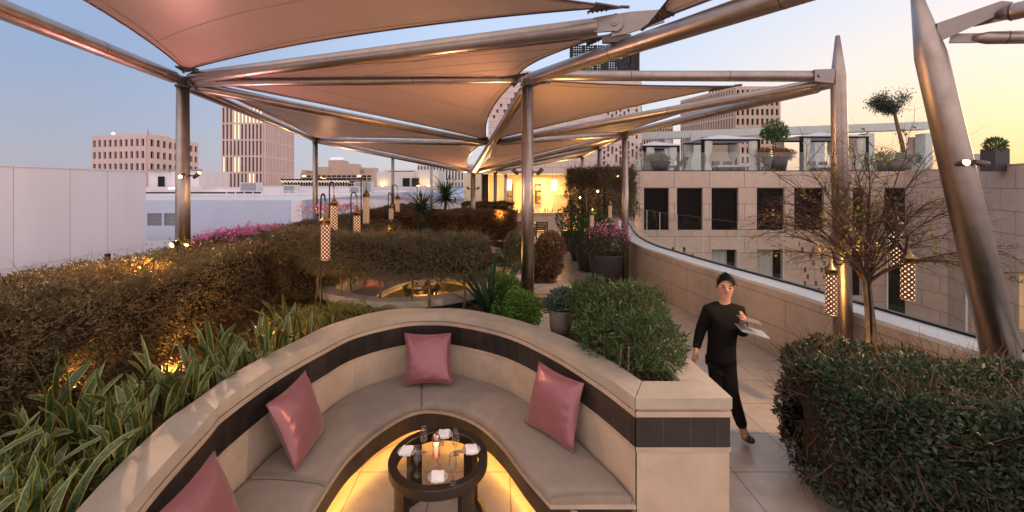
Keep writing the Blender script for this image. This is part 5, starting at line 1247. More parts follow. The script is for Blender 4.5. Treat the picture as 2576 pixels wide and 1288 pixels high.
hooked("pale lantern just below the dim far one", "hook pole of the pale far lantern", 984, 566, 10.2, -1, body=.40, polex=-.07)
hooked("far lantern peeking between the yucca leaves", "hook pole of the lantern between the yuccas", 1058, 530, 12.3, -1, body=.42, polex=-.1)
hooked("small lantern hanging in the clipped tree screen", "hook pole at the clipped tree screen", 1535, 548, 13.1, -1, body=.38, polex=-.2)
hooked("small unlit-looking lantern in the nearest bowl pot's flowers", "hook pole in the nearest bowl pot", 1489, 570, 11.3, -1, body=.3, polex=-.1)
ty = 4.55
l1 = lantern("lantern on the left arm of the tree's hook pole, before the mast", A(2091, 790, ty), r=.055)
l2 = lantern("lantern on the upper arm of the tree's hook pole", A(2254, 668, ty + .35), r=.058)
l3 = lantern("brightest lantern on the right arm of the tree's hook pole", A(2284, 752, ty), r=.062, body=.39)
q = lambda x, y: A(x, y, ty)
f = q(2192, 830); f.z = 0
hp = hook_pole("lantern_pole", "black three-armed hook pole standing beside the bare tree", tuple(f), [
    [f, q(2192, 830), q(2186, 720), q(2183, 640), q(2192, 590)],
    [q(2186, 715), q(2172, 675), q(2140, 652), q(2105, 665), l1],
    [q(2182, 640), q(2186, 575), q(2225, 556), q(2252, 590), Vector((l2.x, l2.y, l2.z))],
    [q(2184, 650), q(2215, 602), q(2250, 603), q(2275, 632), l3]], None)

# ================================================================ TABLES
def make_table(label, cx, cy, R_=.39, zt_=.55, group="round dark tables"):
    t = thing("round_table", label, "table", (cx, cy, 0), group)
    mb = MB(); mb.lathe((cx, cy, zt_), [(R_ * .83, -.006), (R_ * .845, .002), (R_ * .99, .002), (R_, -.006), (R_, -.07), (R_ * .985, -.078), (R_ * .83, -.078), (R_ * .83, -.006)], 64, smooth=False); mb.build("rim", "wood", t)
    mb = MB(); mb.lathe((cx, cy, zt_ - .012), [(0, .008), (R_ * .828, .008), (R_ * .828, 0), (0, 0)], 56, smooth=False); mb.build("glass_top", "table_glass", t)
    for a in (45, 135, 225, 315):
        mb = MB(); a0, a1 = R(a - 10), R(a + 10); r0, r1 = R_ * .80, R_ * .94
        poly = [(cx + r1 * math.cos(x), cy + r1 * math.sin(x)) for x in np.linspace(a0, a1, 5)] + [(cx + r0 * math.cos(x), cy + r0 * math.sin(x)) for x in np.linspace(a1, a0, 5)]
        mb.prism(poly, .0, zt_ - .079); mb.build("leg", "wood", t)
    mb = MB(); mb.lathe((cx, cy, .012), [(R_ * .98, 0), (R_ * .98, .045), (R_ * .78, .045), (R_ * .78, 0)], 48); mb.build("base_ring", "wood", t)
    return t
TX, TY, TZ = -.48, 3.32, .552
make_table("round dark wood table with a glass top set for four in the near booth", TX, TY)
make_table("round dark table laid with plates inside the second oval booth", -1.65, 8.9)
def plate_set(lab, x, y, z, ang, group, sc=1):
    t = thing("plate", "white plate at " + lab + " of the " + group[7:], "plate", (x, y, z), "plates " + group); mb = MB(); mb.lathe((x, y, z), [(0, .003), (.05, .003), (.073, .012), (.075, .014), (.05, .007), (0, .007)], 28); mb.build("dish", "china", t)
    c, s = math.cos(ang), math.sin(ang); rows = []
    W_, D_ = .046, .056; n = 7; rnd = random.Random(int(x * 1000))
    for i in range(n):
        rows.append([])
        for j in range(n):
            u_, v_ = (i / (n - 1) * 2 - 1) * W_, (j / (n - 1) * 2 - 1) * D_; rows[-1].append((x + u_ * c - v_ * s, y + u_ * s + v_ * c, z + .030 + .004 * math.sin(u_ * 70) * math.cos(v_ * 50) + rnd.uniform(-.0012, .0012) - (.008 if j in (0, n - 1) else 0)))
    low = [[(a, b, cc - .016) for a, b, cc in r_] for r_ in rows]
    mb = MB(); mb.grid(rows); mb.grid(low)
    for e in ([r_[0] for r_ in rows], [r_[-1] for r_ in rows], rows[0], rows[-1]): mb.grid([e, [(a, b, cc - .016) for a, b, cc in e]])
    o = mb.build("napkin", "cloth_white"); tag(o, "folded white napkin on the plate at " + lab + " of the " + group[7:], "napkin", "napkins " + group)
def cutlery(lab, x, y, z, ang):
    mb = MB(); c, s = math.cos(ang), math.sin(ang)
    for d in (-.012, .012): mb.tube([(x - s * d - c * .06, y + c * d - s * .06, z), (x - s * d + c * .07, y + c * d + s * .07, z + .004)], [.004, .006], 6)
    tag(mb.build("cutlery", "steel_plate"), "silver cutlery beside the plate at " + lab + " of the near table", "cutlery", "cutlery on the near table")
for lab, a in (("the far side", 88), ("the right side", 12), ("the near side", -83), ("the left side", 172)):
    x, y = TX + .262 * math.cos(R(a)), TY + .262 * math.sin(R(a)); plate_set(lab, x, y, TZ, R(a) if a in (12, 172) else R(a + 90), "on the near table")
    cutlery(lab, TX + .185 * math.cos(R(a)), TY + .185 * math.sin(R(a)), TZ + .004, R(a + 180))
def flute(label, x, y, z):
    mb = MB(); mb.lathe((x, y, z), [(.031, .001), (.030, .004), (.005, .010), (.004, .075), (.010, .088), (.024, .108), (.029, .14), (.027, .18), (.022, .215), (.0205, .215), (.025, .18), (.027, .14), (.022, .11), (.004, .093)], 22); tag(mb.build("champagne_glass", "clear_glass"), label, "glass", "champagne glasses on the near table")
gq = lambda px, py: (lambda h: (lambda Y: ((px - PX) * Y / F, Y))(h * F / (py - PY)))(H - TZ)
for lab, (px, py) in (("champagne flute left of the candle lamp, toward the back", (1066, 1142)), ("champagne flute right of the candle lamp, toward the back", (1146, 1150)), ("champagne flute beside the left plate", (1049, 1196)), ("champagne flute right of the near plate", (1139, 1216))):
    x, y = gq(px, py); flute(lab, x, y, TZ)
x, y = gq(1097, 1150); t = thing("candle_lamp", "copper dome candle lamp glowing orange in the middle of the near table", "lamp", (x, y, TZ))
mb = MB(); mb.lathe((x, y, TZ), [(.03, 0), (.031, .012), (.0, .012)], 20); mb.lathe((x, y, TZ), [(.034, .135), (.034, .15), (.026, .172), (.012, .185), (0, .188)], 24); mb.build("dome_cap", "copper", t)
mb = MB(); mb.lathe((x, y, TZ), [(.029, .012), (.029, .135)], 24); mb.build("glass_tube", "clear_glass", t)
mb = MB(); mb.lathe((x, y, TZ), [(0, .012), (.014, .012), (.014, .095), (0, .095)], 14); mb.build("core", "led_orange", t)
mb = MB(); mb.lathe((x, y, TZ), [(.0, .098), (.016, .10), (.02, .112), (.016, .124), (0, .126)], 12); mb.build("flame", "candle", t)
lamp("POINT", (x, y, TZ + .113), .5, (1, .45, .15), size=.012)
for lab, a in (("the far left", 100), ("the far right", 30), ("the front", -95), ("the left", 160)):
    x, y = -1.65 + .25 * math.cos(R(a)), 8.9 + .25 * math.sin(R(a)); plate_set(lab, x, y, .552, R(a), "on the second table")

# ================================================================ PILLOWS
def pillow(label, c00, c10, c11, c01, th=.12, seed=0, group="pink satin pillows on the bench"):
    """corners: bottom a, bottom b, top b, top a"""
    c = [Vector(x) for x in (c00, c10, c11, c01)]; n = 22; nrm = ((c[1] - c[0]).cross(c[3] - c[0])).normalized(); ctr = sum(c, Vector()) / 4; r = random.Random(seed)
    def P(u, v, s):
        p = c[0] * (1 - u) * (1 - v) + c[1] * u * (1 - v) + c[2] * u * v + c[3] * (1 - u) * v; U, V_ = 2 * u - 1, 2 * v - 1
        pin = .075 * ((1 - U * U) * V_ ** 4 + (1 - V_ * V_) * U ** 4); p = p + (ctr - p) * pin
        puff = (max(0, 1 - U * U) ** .42) * (max(0, 1 - V_ * V_) ** .42)
        edge = max(abs(U), abs(V_)); wr = .005 * math.sin(U * 11 + V_ * 5 + seed) * edge ** 3 + .004 * math.sin(V_ * 17 - U * 7 + seed * 2) * (edge > .6) * (1 - edge) * 3
        return p + nrm * s * (th * puff + wr * puff)
    mb = MB()
    for s in (1, -1): mb.grid([[P(i / n, j / n, s) for j in range(n + 1)] for i in range(n + 1)])
    t = thing("pillow", label, "pillow", min(c, key=lambda p: p.z), group); cv = mb.build("cover", "satin", t)
    loop = [P(i / n, 0, 0) for i in range(n)] + [P(1, i / n, 0) for i in range(n)] + [P(1 - i / n, 1, 0) for i in range(n)] + [P(0, 1 - i / n, 0) for i in range(n + 1)]
    mb = MB(); mb.tube(loop, .0045, 6, False); mb.build("piping", "piping", cv); return t
pz = .445
pillow("pink satin pillow in the middle of the bench, facing us square on", A(1020, 968, 4.66), A(1139, 966, 4.66), A(1134, 838, 4.93), A(1018, 838, 4.93), .085, 1)
pillow("pink satin pillow on the left of the bench, standing on its corner edge", (-1.60, 3.29, pz), (-1.60, 3.84, pz), (-1.79, 3.86, .985), (-1.845, 3.31, .96), .09, 2)
pillow("pink satin pillow at the bottom edge on the left, partly cut off", (-1.59, 2.13, pz), (-1.61, 2.68, pz), (-1.835, 2.69, .985), (-1.80, 2.14, .97), .09, 3)
pillow("pink satin pillow on the right of the bench, leaning on the tile band", (.245, 3.97, pz), (.625, 3.52, pz), (.745, 3.66, .96), (.39, 4.06, .985), .09, 4)
pillow("pink pillow glimpsed under the hedge stems in the second booth", A(915, 722, 8.2), A(965, 722, 8.5), A(962, 690, 8.6), A(912, 690, 8.3), .08, 5, "pink satin pillows on the bench")

# ================================================================ GROUND SPOTS
def spike(label, p, aim, energy, col, lit=True, cone=R(110)):
    t = thing("spike_light", label, "spotlight", tuple(p), "garden spike lights"); d = (Vector(aim) - Vector(p)).normalized(); p = Vector(p)
    mb = MB(); mb.tube([p - d * .07, p], [.028, .034], 10); mb.tube([p - d * .07, p - d * .07 - Vector((0, 0, .12))], .007, 5); bd = mb.build("body", "black_metal", t)
    mb = MB(); mb.tube([p + d * .001, p + d * .008], .028, 10); mb.build("lens", "lamp_hot", bd); l = lamp("SPOT", p + d * .05, energy, col, size=.03, aim=aim, cone=cone, blend=.8); setparent(l, t)
AM = (1, .50, .10)
spike("star-bright spike light at the foot of the front left post", A(470, 617, 5.72), A(500, 560, 5.6) + Vector((.2, 0, .5)), 10, (1, .62, .15))
spike("spike light on top of the long hedge making an orange patch", (-3.72, 4.75, 2.02), (-3.95, 3.9, 1.72), 90, (1, .42, .08), cone=R(140))
spike("small spike light on top of the hedge behind the long pink flowers", A(711, 565, 9.2), A(711, 565, 9.2) + Vector((-.3, .3, .2)), 8, (1, .5, .2))
spike("spike light glowing under the far pink flowers", A(800, 540, 12.3), A(800, 530, 12.6), 14, AM)
spike("bright spike light on the clipped box hedge before the bar", A(1257, 537, 11.3), A(1257, 537, 12), 34, AM)
spike("spike light in the snake plant bed making the soil amber", (-3.05, 3.75, 1.05), (-2.9, 4.3, .98), 45, AM, cone=R(150))
spike("spike light farther along the bed, behind the thin grass", (-2.75, 4.7, 1.08), (-2.3, 5.0, 1.0), 34, AM, cone=R(150))
spike("spike light low in the long hedge near the amber soil", (-3.36, 3.3, 1.08), (-3.7, 3.5, 1.3), 24, AM, cone=R(150))
spike("spike light in the rust-lit hedge behind the lanterns", A(1145, 500, 13), A(1140, 495, 13.5), 30, AM)
spike("spike light under the flax clump", A(975, 603, 9.0), A(985, 570, 9.6), 20, AM)
spike("spike light at the foot of the bare tree behind the dark hedge", (4.1, 4.75, .5), (4.36, 4.9, 2.4), 40, (1, .55, .15), cone=R(70))
spike("spike light shining up the upright mast from behind the hedge", (4.22, 5.0, .5), (4.4, 5.3, 3), 1.5, (1, .5, .12), cone=R(60))
spike("spike light low beside the pale walkway planter", (1.25, 6.9, .12), (1.8, 8.0, 0), .5, AM, cone=R(140))
# ================================================================ CHAIRS AT THE BAR
def slat_chair(label, x, y, rot):
    t = thing("slat_chair", label, "chair", (x, y, 0), "dark slatted chairs near the bar"); W_, D_ = .28, .26
    def B(*a): m = MB(); m.box(*a, rot=rot, piv=(x, y)); return m
    for sx_ in (-1, 1):
        for sy in (-1, 1):
            h = .9 if sy < 0 else .62; B(x + sx_ * W_ - .022, x + sx_ * W_ + .022, y + sy * D_ - .022, y + sy * D_ + .022, 0, h).build("leg", "chair_wood", t)
        B(x + sx_ * W_ - .03, x + sx_ * W_ + .03, y - D_ + .025, y + D_ + .03, .622, .65).build("armrest", "chair_wood", t)
    m = MB()
    for k in range(6): m.box(x - W_ + .025, x + W_ - .025, y - D_ + .03 + k * .085, y - D_ + .10 + k * .085, .42, .445, rot=rot, piv=(x, y))
    m.build("seat", "chair_wood", t); m = MB()
    for k in range(5): m.box(x - W_ + .023, x + W_ - .023, y - D_ - .012, y - D_ + .012, .5 + k * .085, .565 + k * .085, rot=rot, piv=(x, y))
    m.build("backrest", "chair_wood", t)
p = A(1360, 600, 20.8); slat_chair("dark slatted armchair seen from behind, right of the central post", p.x, 20.8, R(8))
p = A(1312, 600, 20.8); slat_chair("dark slatted armchair half hidden left of the central post", p.x, 20.9, R(-8))
mb = MB(); t = thing("side_table", "small square dark table between the slatted chairs", "table", (1.6, 21.6, 0)); mb.box(1.25, 1.95, 21.4, 22.0, .70, .74); mb.build("table_top", "chair_wood", t)
for dx in (1.28, 1.89):
    for dy in (21.43, 21.94): mb = MB(); mb.box(dx, dx + .04, dy, dy + .04, 0, .70); mb.build("leg", "chair_wood", t)

# ================================================================ UPPER TERRACE (on the stone wing)
ZT = 3.45
def tp(px, py, y): return A(px, py, y)
gl2 = thing("glass_balustrade", "long glass balustrade along the roof terrace edge above the shuttered windows", "balustrade", (14, YB + .5, ZT))
x = 7.4
while x < 21.5:
    mb = MB(); mb.box(x + .01, x + 1.35, YB + .45, YB + .462, ZT + .02, ZT + 1.02); mb.build("pane", "rail_glass", gl2); x += 1.37
mb = MB(); mb.box(7.4, 21.6, YB + .42, YB + .5, ZT - .02, ZT + .05); mb.build("base_rail", "black_metal", gl2)
per = thing("pergola_frame", "long pale concrete frame spanning above the cabanas on the roof terrace", "pergola", (14, 30, ZT))
def pbox(m, x0, x1, y0, y1, Y, d): a, b = A(x0, y1, Y), A(x1, y0, Y); m.box(a.x, b.x, Y, Y + d, a.z, b.z)
mb = MB(); a0, a1 = A(1612, 333, 31), A(2346, 305, 28.2); 
vs = []
for (p, y) in ((a0, 31), (a1, 28.2)):
    for dz_ in (-.52, 0):
        for dy in (0, .8): vs.append((p.x, y + dy, p.z + dz_))
mb.add(vs, [(0, 1, 3, 2), (4, 6, 7, 5), (0, 4, 5, 1), (2, 3, 7, 6), (0, 2, 6, 4), (1, 5, 7, 3)]); mb.build("beam", "frame_pale", per)
for (x0, x1, Y) in ((1738, 1764, 30.4), (2050, 2075, 29.4), (2180, 2200, 28.8), (2328, 2346, 28.3), (1672, 1690, 30.8)):
    mb = MB(); a = A(x0, 0, Y); b = A(x1, 0, Y); mb.box(a.x, b.x, Y, Y + .7, ZT - .1, A(0, 335, Y).z); mb.build("pillar", "frame_pale", per)
mb = MB()
for (x0, x1, y1, Y) in ((1764, 1860, 430, 31.8), (2100, 2180, 430, 30.2), (2290, 2330, 430, 29.2)): pbox(mb, x0, x1, 345, y1, Y, .2)
mb.build("rear_wall", "far_tan", per)
def cabana(label, x0, x1, Y, ytop, seed):
    a, b = A(x0, 0, Y).x, A(x1, 0, Y).x; zt_ = A(0, ytop, Y).z; t = thing("cabana", label, "cabana", ((a + b) / 2, Y + 1.2, ZT), "curtained cabanas on the roof terrace"); D_ = 2.3
    for x in (a, b):
        for y in (Y, Y + D_): mb = MB(); mb.box(x - .07, x + .07, y - .07, y + .07, ZT - .05, zt_ - .05); mb.build("post", "shutter", t)
    for yy in (Y, Y + D_): mb = MB(); mb.box(a - .07, b + .07, yy - .07, yy + .07, zt_ - .049, zt_ + .06); mb.build("top_beam", "shutter", t)
    mb = MB(); c = ((a + b) / 2, Y + D_ / 2, zt_ + .42); q = [(a - .15, Y - .15, zt_ + .062), (b + .15, Y - .15, zt_ + .062), (b + .15, Y + D_ + .15, zt_ + .062), (a - .15, Y + D_ + .15, zt_ + .062)]
    mb.add(q + [c] + [(x, y, z - .03) for x, y, z in q], [(0, 1, 4), (1, 2, 4), (2, 3, 4), (3, 0, 4), (0, 5, 6, 1), (1, 6, 7, 2), (2, 7, 8, 3), (3, 8, 5, 0), (8, 7, 6, 5)]); mb.build("roof_canvas", "canvas_white", t)
    for (x, y) in ((a + .25, Y + .05), (b - .25, Y + .05), (a + .2, Y + D_ - .1), (b - .2, Y + D_ - .1)):
        mb = MB(); rows = []
        for i in range(9):
            z = zt_ - .05 - i * (zt_ - ZT) / 8.2; w = .32 * (1 - .75 * math.exp(-((i - 5) / 1.6) ** 2)); rows.append([(x + w * math.cos(k * .785), y + .10 * math.sin(k * .785) + .02 * math.sin(k * 3 + i), z) for k in range(9)])
        mb.grid(rows); mb.build("curtain", "curtain_white", t)
    return a, b, Y
cabana("left curtained cabana on the roof terrace, white pyramid roof", 1768, 1908, 23.4, 352, 1)
cabana("right curtained cabana on the roof terrace behind the upright mast", 2016, 2180, 23.8, 345, 2)
cabana("small cream-topped cabana by the stone tower", 1622, 1706, 24.2, 368, 3)
def daybed(label, px, Y):
    x = A(px, 0, Y).x; t = thing("daybed", label, "daybed", (x, Y, ZT), "daybeds on the roof terrace"); mb = MB(); mb.box(x - .8, x + .8, Y, Y + 1.2, ZT, ZT + .28); mb.build("frame", "shutter", t)
    mb = MB(); mb.box(x - .78, x + .78, Y + .01, Y + 1.19, ZT + .282, ZT + .42); mb.build("mattress", "canvas_white", t, bevel=.03); mb = MB(); mb.box(x - .6, x - .2, Y + .85, Y + 1.1, ZT + .425, ZT + .7); mb.box(x + .1, x + .5, Y + .85, Y + 1.1, ZT + .425, ZT + .68); mb.build("cushions", "piping", t, bevel=.03)
daybed("white daybed in the left cabana", 1840, 24); daybed("white daybed in the right cabana", 2090, 24.4); daybed("white daybed in the cream-topped cabana", 1662, 24.8)
def lounger(px, Y, lab):
    x = A(px, 0, Y).x; t = thing("sun_lounger", lab, "lounger", (x, Y, ZT)); mb = MB(); mb.box(x - .9, x + .5, Y, Y + .6, ZT + .25, ZT + .32); mb.build("bed", "shutter", t); mb = MB()
    mb.add([(x + .5, Y, ZT + .26), (x + .5, Y + .6, ZT + .26), (x + 1.0, Y + .6, ZT + .75), (x + 1.0, Y, ZT + .75), (x + .46, Y, ZT + .32), (x + .46, Y + .6, ZT + .32), (x + .96, Y + .6, ZT + .81), (x + .96, Y, ZT + .81)], [(0, 1, 2, 3), (7, 6, 5, 4), (0, 4, 5, 1), (1, 5, 6, 2), (2, 6, 7, 3), (3, 7, 4, 0)]); mb.build("backrest", "shutter", t)
    for a in (-.8, .4): mb = MB(); mb.box(x + a, x + a + .06, Y + .02, Y + .58, ZT, ZT + .249); mb.build("leg", "shutter", t)
lounger(1688, 23.0, "dark sun lounger by the round grass planter on the roof terrace")
def planter_tree(lab_pot, lab_tree, px, Y, w, h, potm, blobs, n, size, m, trunk=None, name="potted_tree"):
    x = A(px, 0, Y).x; mb = MB(); mb.lathe((x, Y, ZT), [(0, 0), (w * .8, 0), (w, h), (w * .93, h), (w * .9, h * .9), (0, h * .9)], 20); tag(mb.build("terrace_pot", potm), lab_pot, "pot", "pots on the roof terrace")
    b = [(x + dx, Y + dy, ZT + dz_, r) for dx, dy, dz_, r in blobs]; t = bush(name, lab_tree, "tree" if trunk else "plant", b, n, size, m, base=(x, Y, ZT + h), lump=.4)
    if trunk: mb = tree_trunk([(x + a, Y, ZT + c) for a, c in trunk], .06, .03); mb.build("trunk", "bark", t)
planter_tree("wide dark bowl of grass at the left end of the roof terrace", "mop of green grass in the wide dark terrace bowl", 1652, 22.9, .72, .55, "pot_dark", [(-.35, 0, .68, .26), (0, 0, .7, .28), (.38, 0, .68, .26)], 3200, .09, "leaf_green")
planter_tree("tall dark planter with orange foliage on the roof terrace", "rusty orange shrub spilling over the tall dark terrace planter", 1950, 22.9, .62, .78, "pot_dark", [(-.6, 0, .95, .3), (-.1, 0, 1.0, .32), (.45, 0, .98, .32), (.75, 0, .95, .25)], 3400, .09, "leaf_orange")
planter_tree("small pot hidden behind the orange planter", "round green standard tree above the orange planter", 1950, 23.6, .3, .5, "pot_dark", [(-.1, 0, 2.35, .5), (.3, 0, 2.2, .4), (-.4, 0, 2.15, .35)], 2600, .11, "leaf_green", [(0, .4), (.05, 1.2), (-.05, 2.2)])
planter_tree("grey box planter at the right of the roof terrace", "dark clipped shrub in the grey terrace planter", 2245, 23, .9, .6, "pot_grey", [(-.6, 0, .75, .3), (0, 0, .75, .3), (.6, 0, .78, .32), (1.1, 0, .7, .3)], 2600, .09, "leaf_shrub")
t = thing("leaning_tree", "crooked tree with a wind-blown crown leaning above the roof terrace", "tree", tuple(A(2262, 400, 24)))
tr = tree_trunk([A(2280, 425, 24), A(2270, 365, 24), A(2256, 310, 24), A(2250, 282, 24)], .12, .07); tr.build("trunk", "bark", t)
mb = MB(); rnd = random.Random(8); tips = []
for k in range(14):
    p = A(2250, 284, 24); d = Vector((rnd.uniform(-1, .55), rnd.uniform(-.5, .5), rnd.uniform(.3, 1))).normalized(); pts = [p]
    for s in range(5): d = (d + Vector((rnd.uniform(-.3, .25), rnd.uniform(-.3, .3), rnd.uniform(-.2, .2)))).normalized(); p = p + d * rnd.uniform(.18, .30); pts.append(p); tips += [p] * (4 if p.x < A(2245, 0, 24).x else 1)
    mb.tube(pts, list(np.linspace(.035, .008, 6)), 5)
mb.build("branches", "bark", t); P = np.repeat(np.array([tuple(x) for x in tips]), 26, 0); P = P + NR.normal(size=P.shape) * .15; leaves("crown", P, .10, "leaf_dark", t)
tl_ = thing("terrace_lamp", "slim glowing post lamp beside the orange planter on the terrace", "lamp", tuple(A(1938, 428, 23.2))); p = A(1938, 395, 23.2); mb = MB(); mb.box(p.x - .05, p.x + .05, 23.15, 23.25, ZT, p.z); mb.build("stem", "shutter", tl_); mb = MB(); mb.box(p.x - .06, p.x + .06, 23.14, 23.26, p.z + .002, p.z + .5); mb.build("light", "pendant_glow", tl_)
# far right upper roof: rails and a planter
rg = thing("roof_glass_rail", "glass rail on the curved wing's roof at the far right edge", "balustrade", (19, 13, ZT))
for i in range(6):
    p = cpts[26].lerp(cpts[-1], i / 6); q_ = cpts[26].lerp(cpts[-1], (i + 1) / 6 - .01); d = Vector((.5, 0, 0)); mb = MB(); mb.grid([[p + d + Vector((0, 0, .1)), q_ + d + Vector((0, 0, .1))], [p + d + Vector((0, 0, 1.05)), q_ + d + Vector((0, 0, 1.05))]], smooth=False); mb.build("pane", "rail_glass", rg)
    mb = MB(); mb.box(p.x + .48, p.x + .52, p.y - .02, p.y + .02, ZT, ZT + 1.07); mb.build("rail_post", "steel_plate", rg)
xw2 = A(2514, 0, 16).x; mb = MB(); zz = A(0, 414, 16).z; mb.box(xw2 - .28, xw2 + .28, 15.9, 16.4, zz - .25, A(0, 374, 16).z); tag(mb.build("tall_planter", "pot_dark"), "tall dark square planter on the curved wing's roof at the far right", "planter")
bush("agave", "spiky green plant in the tall dark planter at the far right", "plant", [(xw2, 16.15, A(0, 366, 16).z, .28)], 900, .12, "leaf_green", None, .25, up=.6)
mb = MB(); a = A(2440, 412, 20); b = A(2470, 387, 20); mb.box(a.x, b.x, 20, 20.6, a.z - .3, b.z); tag(mb.build("roof_box", "grille"), "small grey metal box on the roof right of the leaning mast", "roof box")

# ================================================================ WAITER
def skin_mesh(name, nodes, edges, m, parent=None, sub=2, root=0):
    me = bpy.data.meshes.new(name); me.from_pydata([tuple(n[0]) for n in nodes], edges, []); o = bpy.data.objects.new(name, me); COL.objects.link(o)
    o.modifiers.new("skin", "SKIN"); 
    if not me.skin_vertices: me.skin_vertices.new()
    for i, n in enumerate(nodes):
        v = me.skin_vertices[0].data[i]; r = n[1]; v.radius = r if isinstance(r, tuple) else (r, r); v.use_root = (i == root)
    s = o.modifiers.new("sub", "SUBSURF"); s.levels = s.render_levels = sub; me.materials.append(M[m])
    dg = bpy.context.evaluated_depsgraph_get(); ev = o.evaluated_get(dg); nm = bpy.data.meshes.new_from_object(ev); nm.materials.clear(); nm.materials.append(M[m])
    for p in nm.polygons: p.use_smooth = True
    o.modifiers.clear(); o.data = nm
    if parent is not None: setparent(o, parent)
    return o
YW = 4.5
def w(px, py, dy=0):
    return A(px, py, YW + dy)
foot = A(1880, 1100, 4.38); 
per_ = thing("person", "waiter in black walking toward us along the walkway, carrying menus", "person", (2.5, 4.5, 0))
hipc, chest, neckb, headc = w(1814, 905), w(1818, 815), w(1823, 768), w(1826, 722, -.03)
shR, shL = w(1781, 783, .03), w(1861, 783, -.03); elR, elL = w(1760, 838, .08), w(1868, 842, -.10); haR, haL = w(1750, 884, -.02), w(1868, 806, -.34)
hpR, hpL = w(1802, 912, .02), w(1828, 912, -.02); knR, knL = w(1806, 982, -.08), w(1840, 990, -.14); anR = w(1820, 962, .38); anL = A(1872, 1086, 4.40)
def hand(nodes, edges, wi, wrist, d, nrm, side, curl=.3):
    """palm, four fingers, thumb; d = along the hand, side = toward the thumb"""
    d = d.normalized(); side = (side - d * side.dot(d)).normalized(); nrm = d.cross(side)
    def N(p, r, a): nodes.append((p, r)); edges.append((a, len(nodes) - 1)); return len(nodes) - 1
    palm = N(wrist + d * .045, (.026, .016), wi); pk = N(wrist + d * .085, (.030, .014), palm)
    for k, (o, l) in enumerate(((.026, .070), (.009, .080), (-.009, .074), (-.026, .058))):
        b = N(wrist + d * .092 + side * o, .0095, pk); c_ = N(wrist + d * (.092 + l * .5) + side * o * 1.15 + nrm * curl * .02, .0088, b); N(wrist + d * (.092 + l * .92) + side * o * 1.2 + nrm * curl * .055, .0075, c_)
    tb = N(wrist + d * .038 + side * .034, .011, palm); tc_ = N(wrist + d * .066 + side * .052 + nrm * .008, .010, tb); N(wrist + d * .09 + side * .055 + nrm * .022, .0085, tc_)
nd = [(hipc, .10), (w(1816, 860), .09), (chest, .10), (w(1821, 785), .085), (neckb, (.06, .058)), (w(1824, 755, -.01), (.050, .050))]; ed = [(0, 1), (1, 2), (2, 3), (3, 4), (4, 5)]
def chain(nd, ed, start, pts):
    k = start
    for p, r in pts: nd.append((p, r)); ed.append((k, len(nd) - 1)); k = len(nd) - 1
    return k
e = chain(nd, ed, 5, [(w(1825, 737, -.02), (.062, .07)), (headc, (.076, .094)), (w(1825, 704, -.01), (.072, .086)), (w(1824, 692, .0), (.045, .055))])
a = chain(nd, ed, 3, [(shR, .062), (elR, .044), (haR.lerp(elR, .15), .030)]); hand(nd, ed, a, haR, (haR - elR) + Vector((0, -.02, -.05)), None, Vector((.3, -1, 0)))
a = chain(nd, ed, 3, [(shL, .062), (elL, .046), (haL.lerp(elL, .12), .031)]); hand(nd, ed, a, haL, haL - elL + Vector((.0, -.1, .02)), None, Vector((0, 0, 1)), .8)
chain(nd, ed, 0, [(hpL, .085), (knL, .056), (anL, .04), (A(1874, 1098, 4.36), .040), (A(1886, 1106, 4.24), .034)])
chain(nd, ed, 0, [(hpR, .085), (knR, .056), (anR, .04), (w(1822, 972, .47), .035), (w(1820, 990, .44), .03)])
body = skin_mesh("body", nd, ed, "skin", per_)
# clothing over the same skeleton
g = 1.12
nd = [(hipc + Vector((0, 0, -.06)), .165), (hipc + Vector((0, 0, .05)), .155), (w(1816, 860), .145), (chest, .165), (w(1821, 784), .125), (w(1823, 759), .066)]; ed = [(0, 1), (1, 2), (2, 3), (3, 4), (4, 5)]
chain(nd, ed, 4, [(shR, .078), (elR, .058), (haR.lerp(elR, .06), .042)]); chain(nd, ed, 4, [(shL, .078), (elL, .060), (haL.lerp(elL, .25), .046)])
skin_mesh("tunic", nd, ed, "black_cloth", per_)
nd = [(hipc + Vector((0, 0, .03)), (.14, .105))]; ed = []
chain(nd, ed, 0, [(hpL, .105), (knL, .075), (anL.lerp(knL, .1), .058)]); chain(nd, ed, 0, [(hpR, .105), (knR, .075), (anR.lerp(knR, .1), .058)]); skin_mesh("trousers", nd, ed, "black_cloth", per_)
for pts in ([(A(1872, 1090, 4.42), .046), (A(1876, 1100, 4.36), .046), (A(1888, 1107, 4.24), .040), (A(1893, 1109, 4.18), .028)], [(w(1819, 958, .40), .044), (w(1822, 968, .48), .046), (w(1821, 990, .46), .040), (w(1819, 1002, .42), .028)]):
    nd, ed = [pts[0]], []; chain(nd, ed, 0, pts[1:]); skin_mesh("shoe", nd, ed, "shoe", per_)
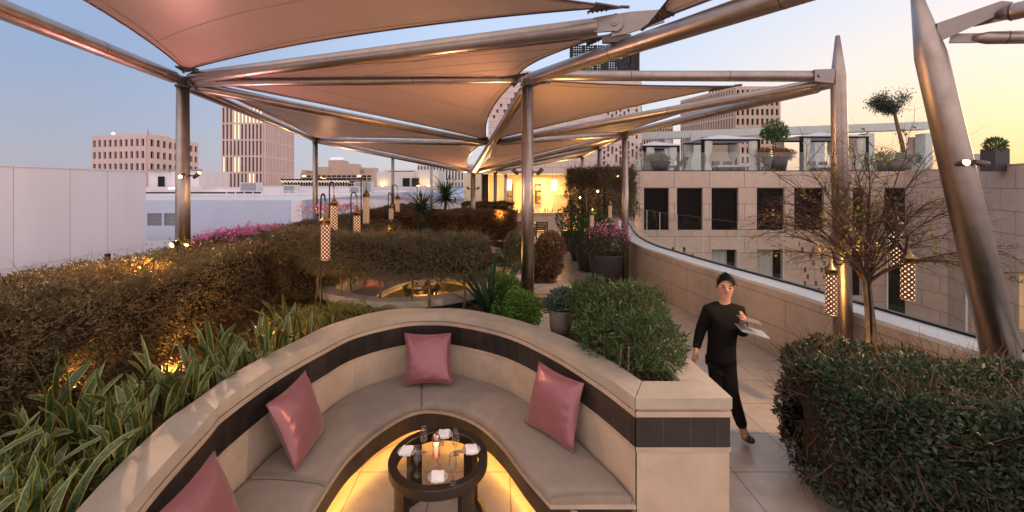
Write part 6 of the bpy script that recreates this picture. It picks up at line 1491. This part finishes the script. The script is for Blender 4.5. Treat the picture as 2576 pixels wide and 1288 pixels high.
# hair, face
RF = lambda v: Matrix.Rotation(R(-22), 3, "Z") @ Vector(v)
mb = MB(); rows = []
for i in range(9):
    th = .02 + i / 8 * 1.9; rows.append([])
    for k in range(20):
        a = 2 * math.pi * k / 20; fr = max(0, -math.sin(a)); t_ = th * (1 - .52 * fr ** 1.2) ; rows[-1].append(tuple(headc + RF(Vector((.086 * math.sin(t_) * math.cos(a), .016 + .104 * math.sin(t_) * math.sin(a), .016 + .122 * math.cos(t_))) * (1 + .025 * math.sin(k * 5 + i * 3)))))
mb.grid(rows, closed=True); hr = mb.build("hair", "hair", per_)
hv = np.array(mb.v); hp_ = np.repeat(hv[:, :], 9, 0) + NR.normal(size=(len(hv) * 9, 3)) * .004; ho = unit(hp_ - np.array(tuple(headc))); leaves("hair_locks", hp_, .017, "hair", hr, .18, ho, .45, -.2)
fc = headc + RF((0, -.090, 0))
for sx_ in (-1, 1):
    mb = MB(); c_ = headc + RF((sx_ * .032, -.083, .008)); mb.lathe(c_, [(0, .008), (.010, .005), (.013, 0), (.010, -.005), (0, -.008)], 10); mb.build("eye", "hair", per_)
    mb = MB(); mb.tube([headc + RF((sx_ * .016, -.092, .030)), headc + RF((sx_ * .034, -.090, .035)), headc + RF((sx_ * .052, -.075, .028))], [.004, .006, .003], 6); mb.build("eyebrow", "hair", per_)
    mb = MB(); mb.tube([headc + RF((sx_ * .074, .0, .02)), headc + RF((sx_ * .083, .01, .0)), headc + RF((sx_ * .074, .005, -.025))], [.012, .014, .009], 8); mb.build("ear", "skin", per_)
mb = MB(); mb.tube([headc + RF((0, -.092, .012)), headc + RF((0, -.108, -.018)), headc + RF((0, -.094, -.026))], [.008, .014, .010], 8); mb.build("nose", "skin", per_)
mb = MB(); mb.tube([headc + RF((-.024, -.080, -.052)), headc + RF((0, -.090, -.050)), headc + RF((.024, -.080, -.052))], [.003, .006, .003], 6); mb.build("mouth", "piping", per_)
# menus held in the hand
hc = haL + Vector((.03, -.07, -.015)); ux = Vector((.93, -.25, -.22)).normalized(); uy = Vector((.2, .95, .05)).normalized(); uz = ux.cross(uy)
for k, (du, dz_, m, lab) in enumerate(((0, -.062, "card", "pale grey folder, lower of the two held by the waiter"), (-.02, .035, "pot_grey", "slim grey card, upper of the two held by the waiter"))):
    mb = MB(); L, Wd = (.125, .095) if k == 0 else (.10, .07); c_ = hc + Vector((0, 0, dz_)) + ux * (du + .02)
    vs = [c_ + ux * a * L + uy * b * Wd + uz * s * .006 for s in (-1, 1) for a, b in ((-1, -1), (1, -1), (1, 1), (-1, 1))]
    mb.add(vs, [(3, 2, 1, 0), (4, 5, 6, 7), (0, 1, 5, 4), (1, 2, 6, 5), (2, 3, 7, 6), (3, 0, 4, 7)]); tag(mb.build("menu_card", m), lab, "menu")
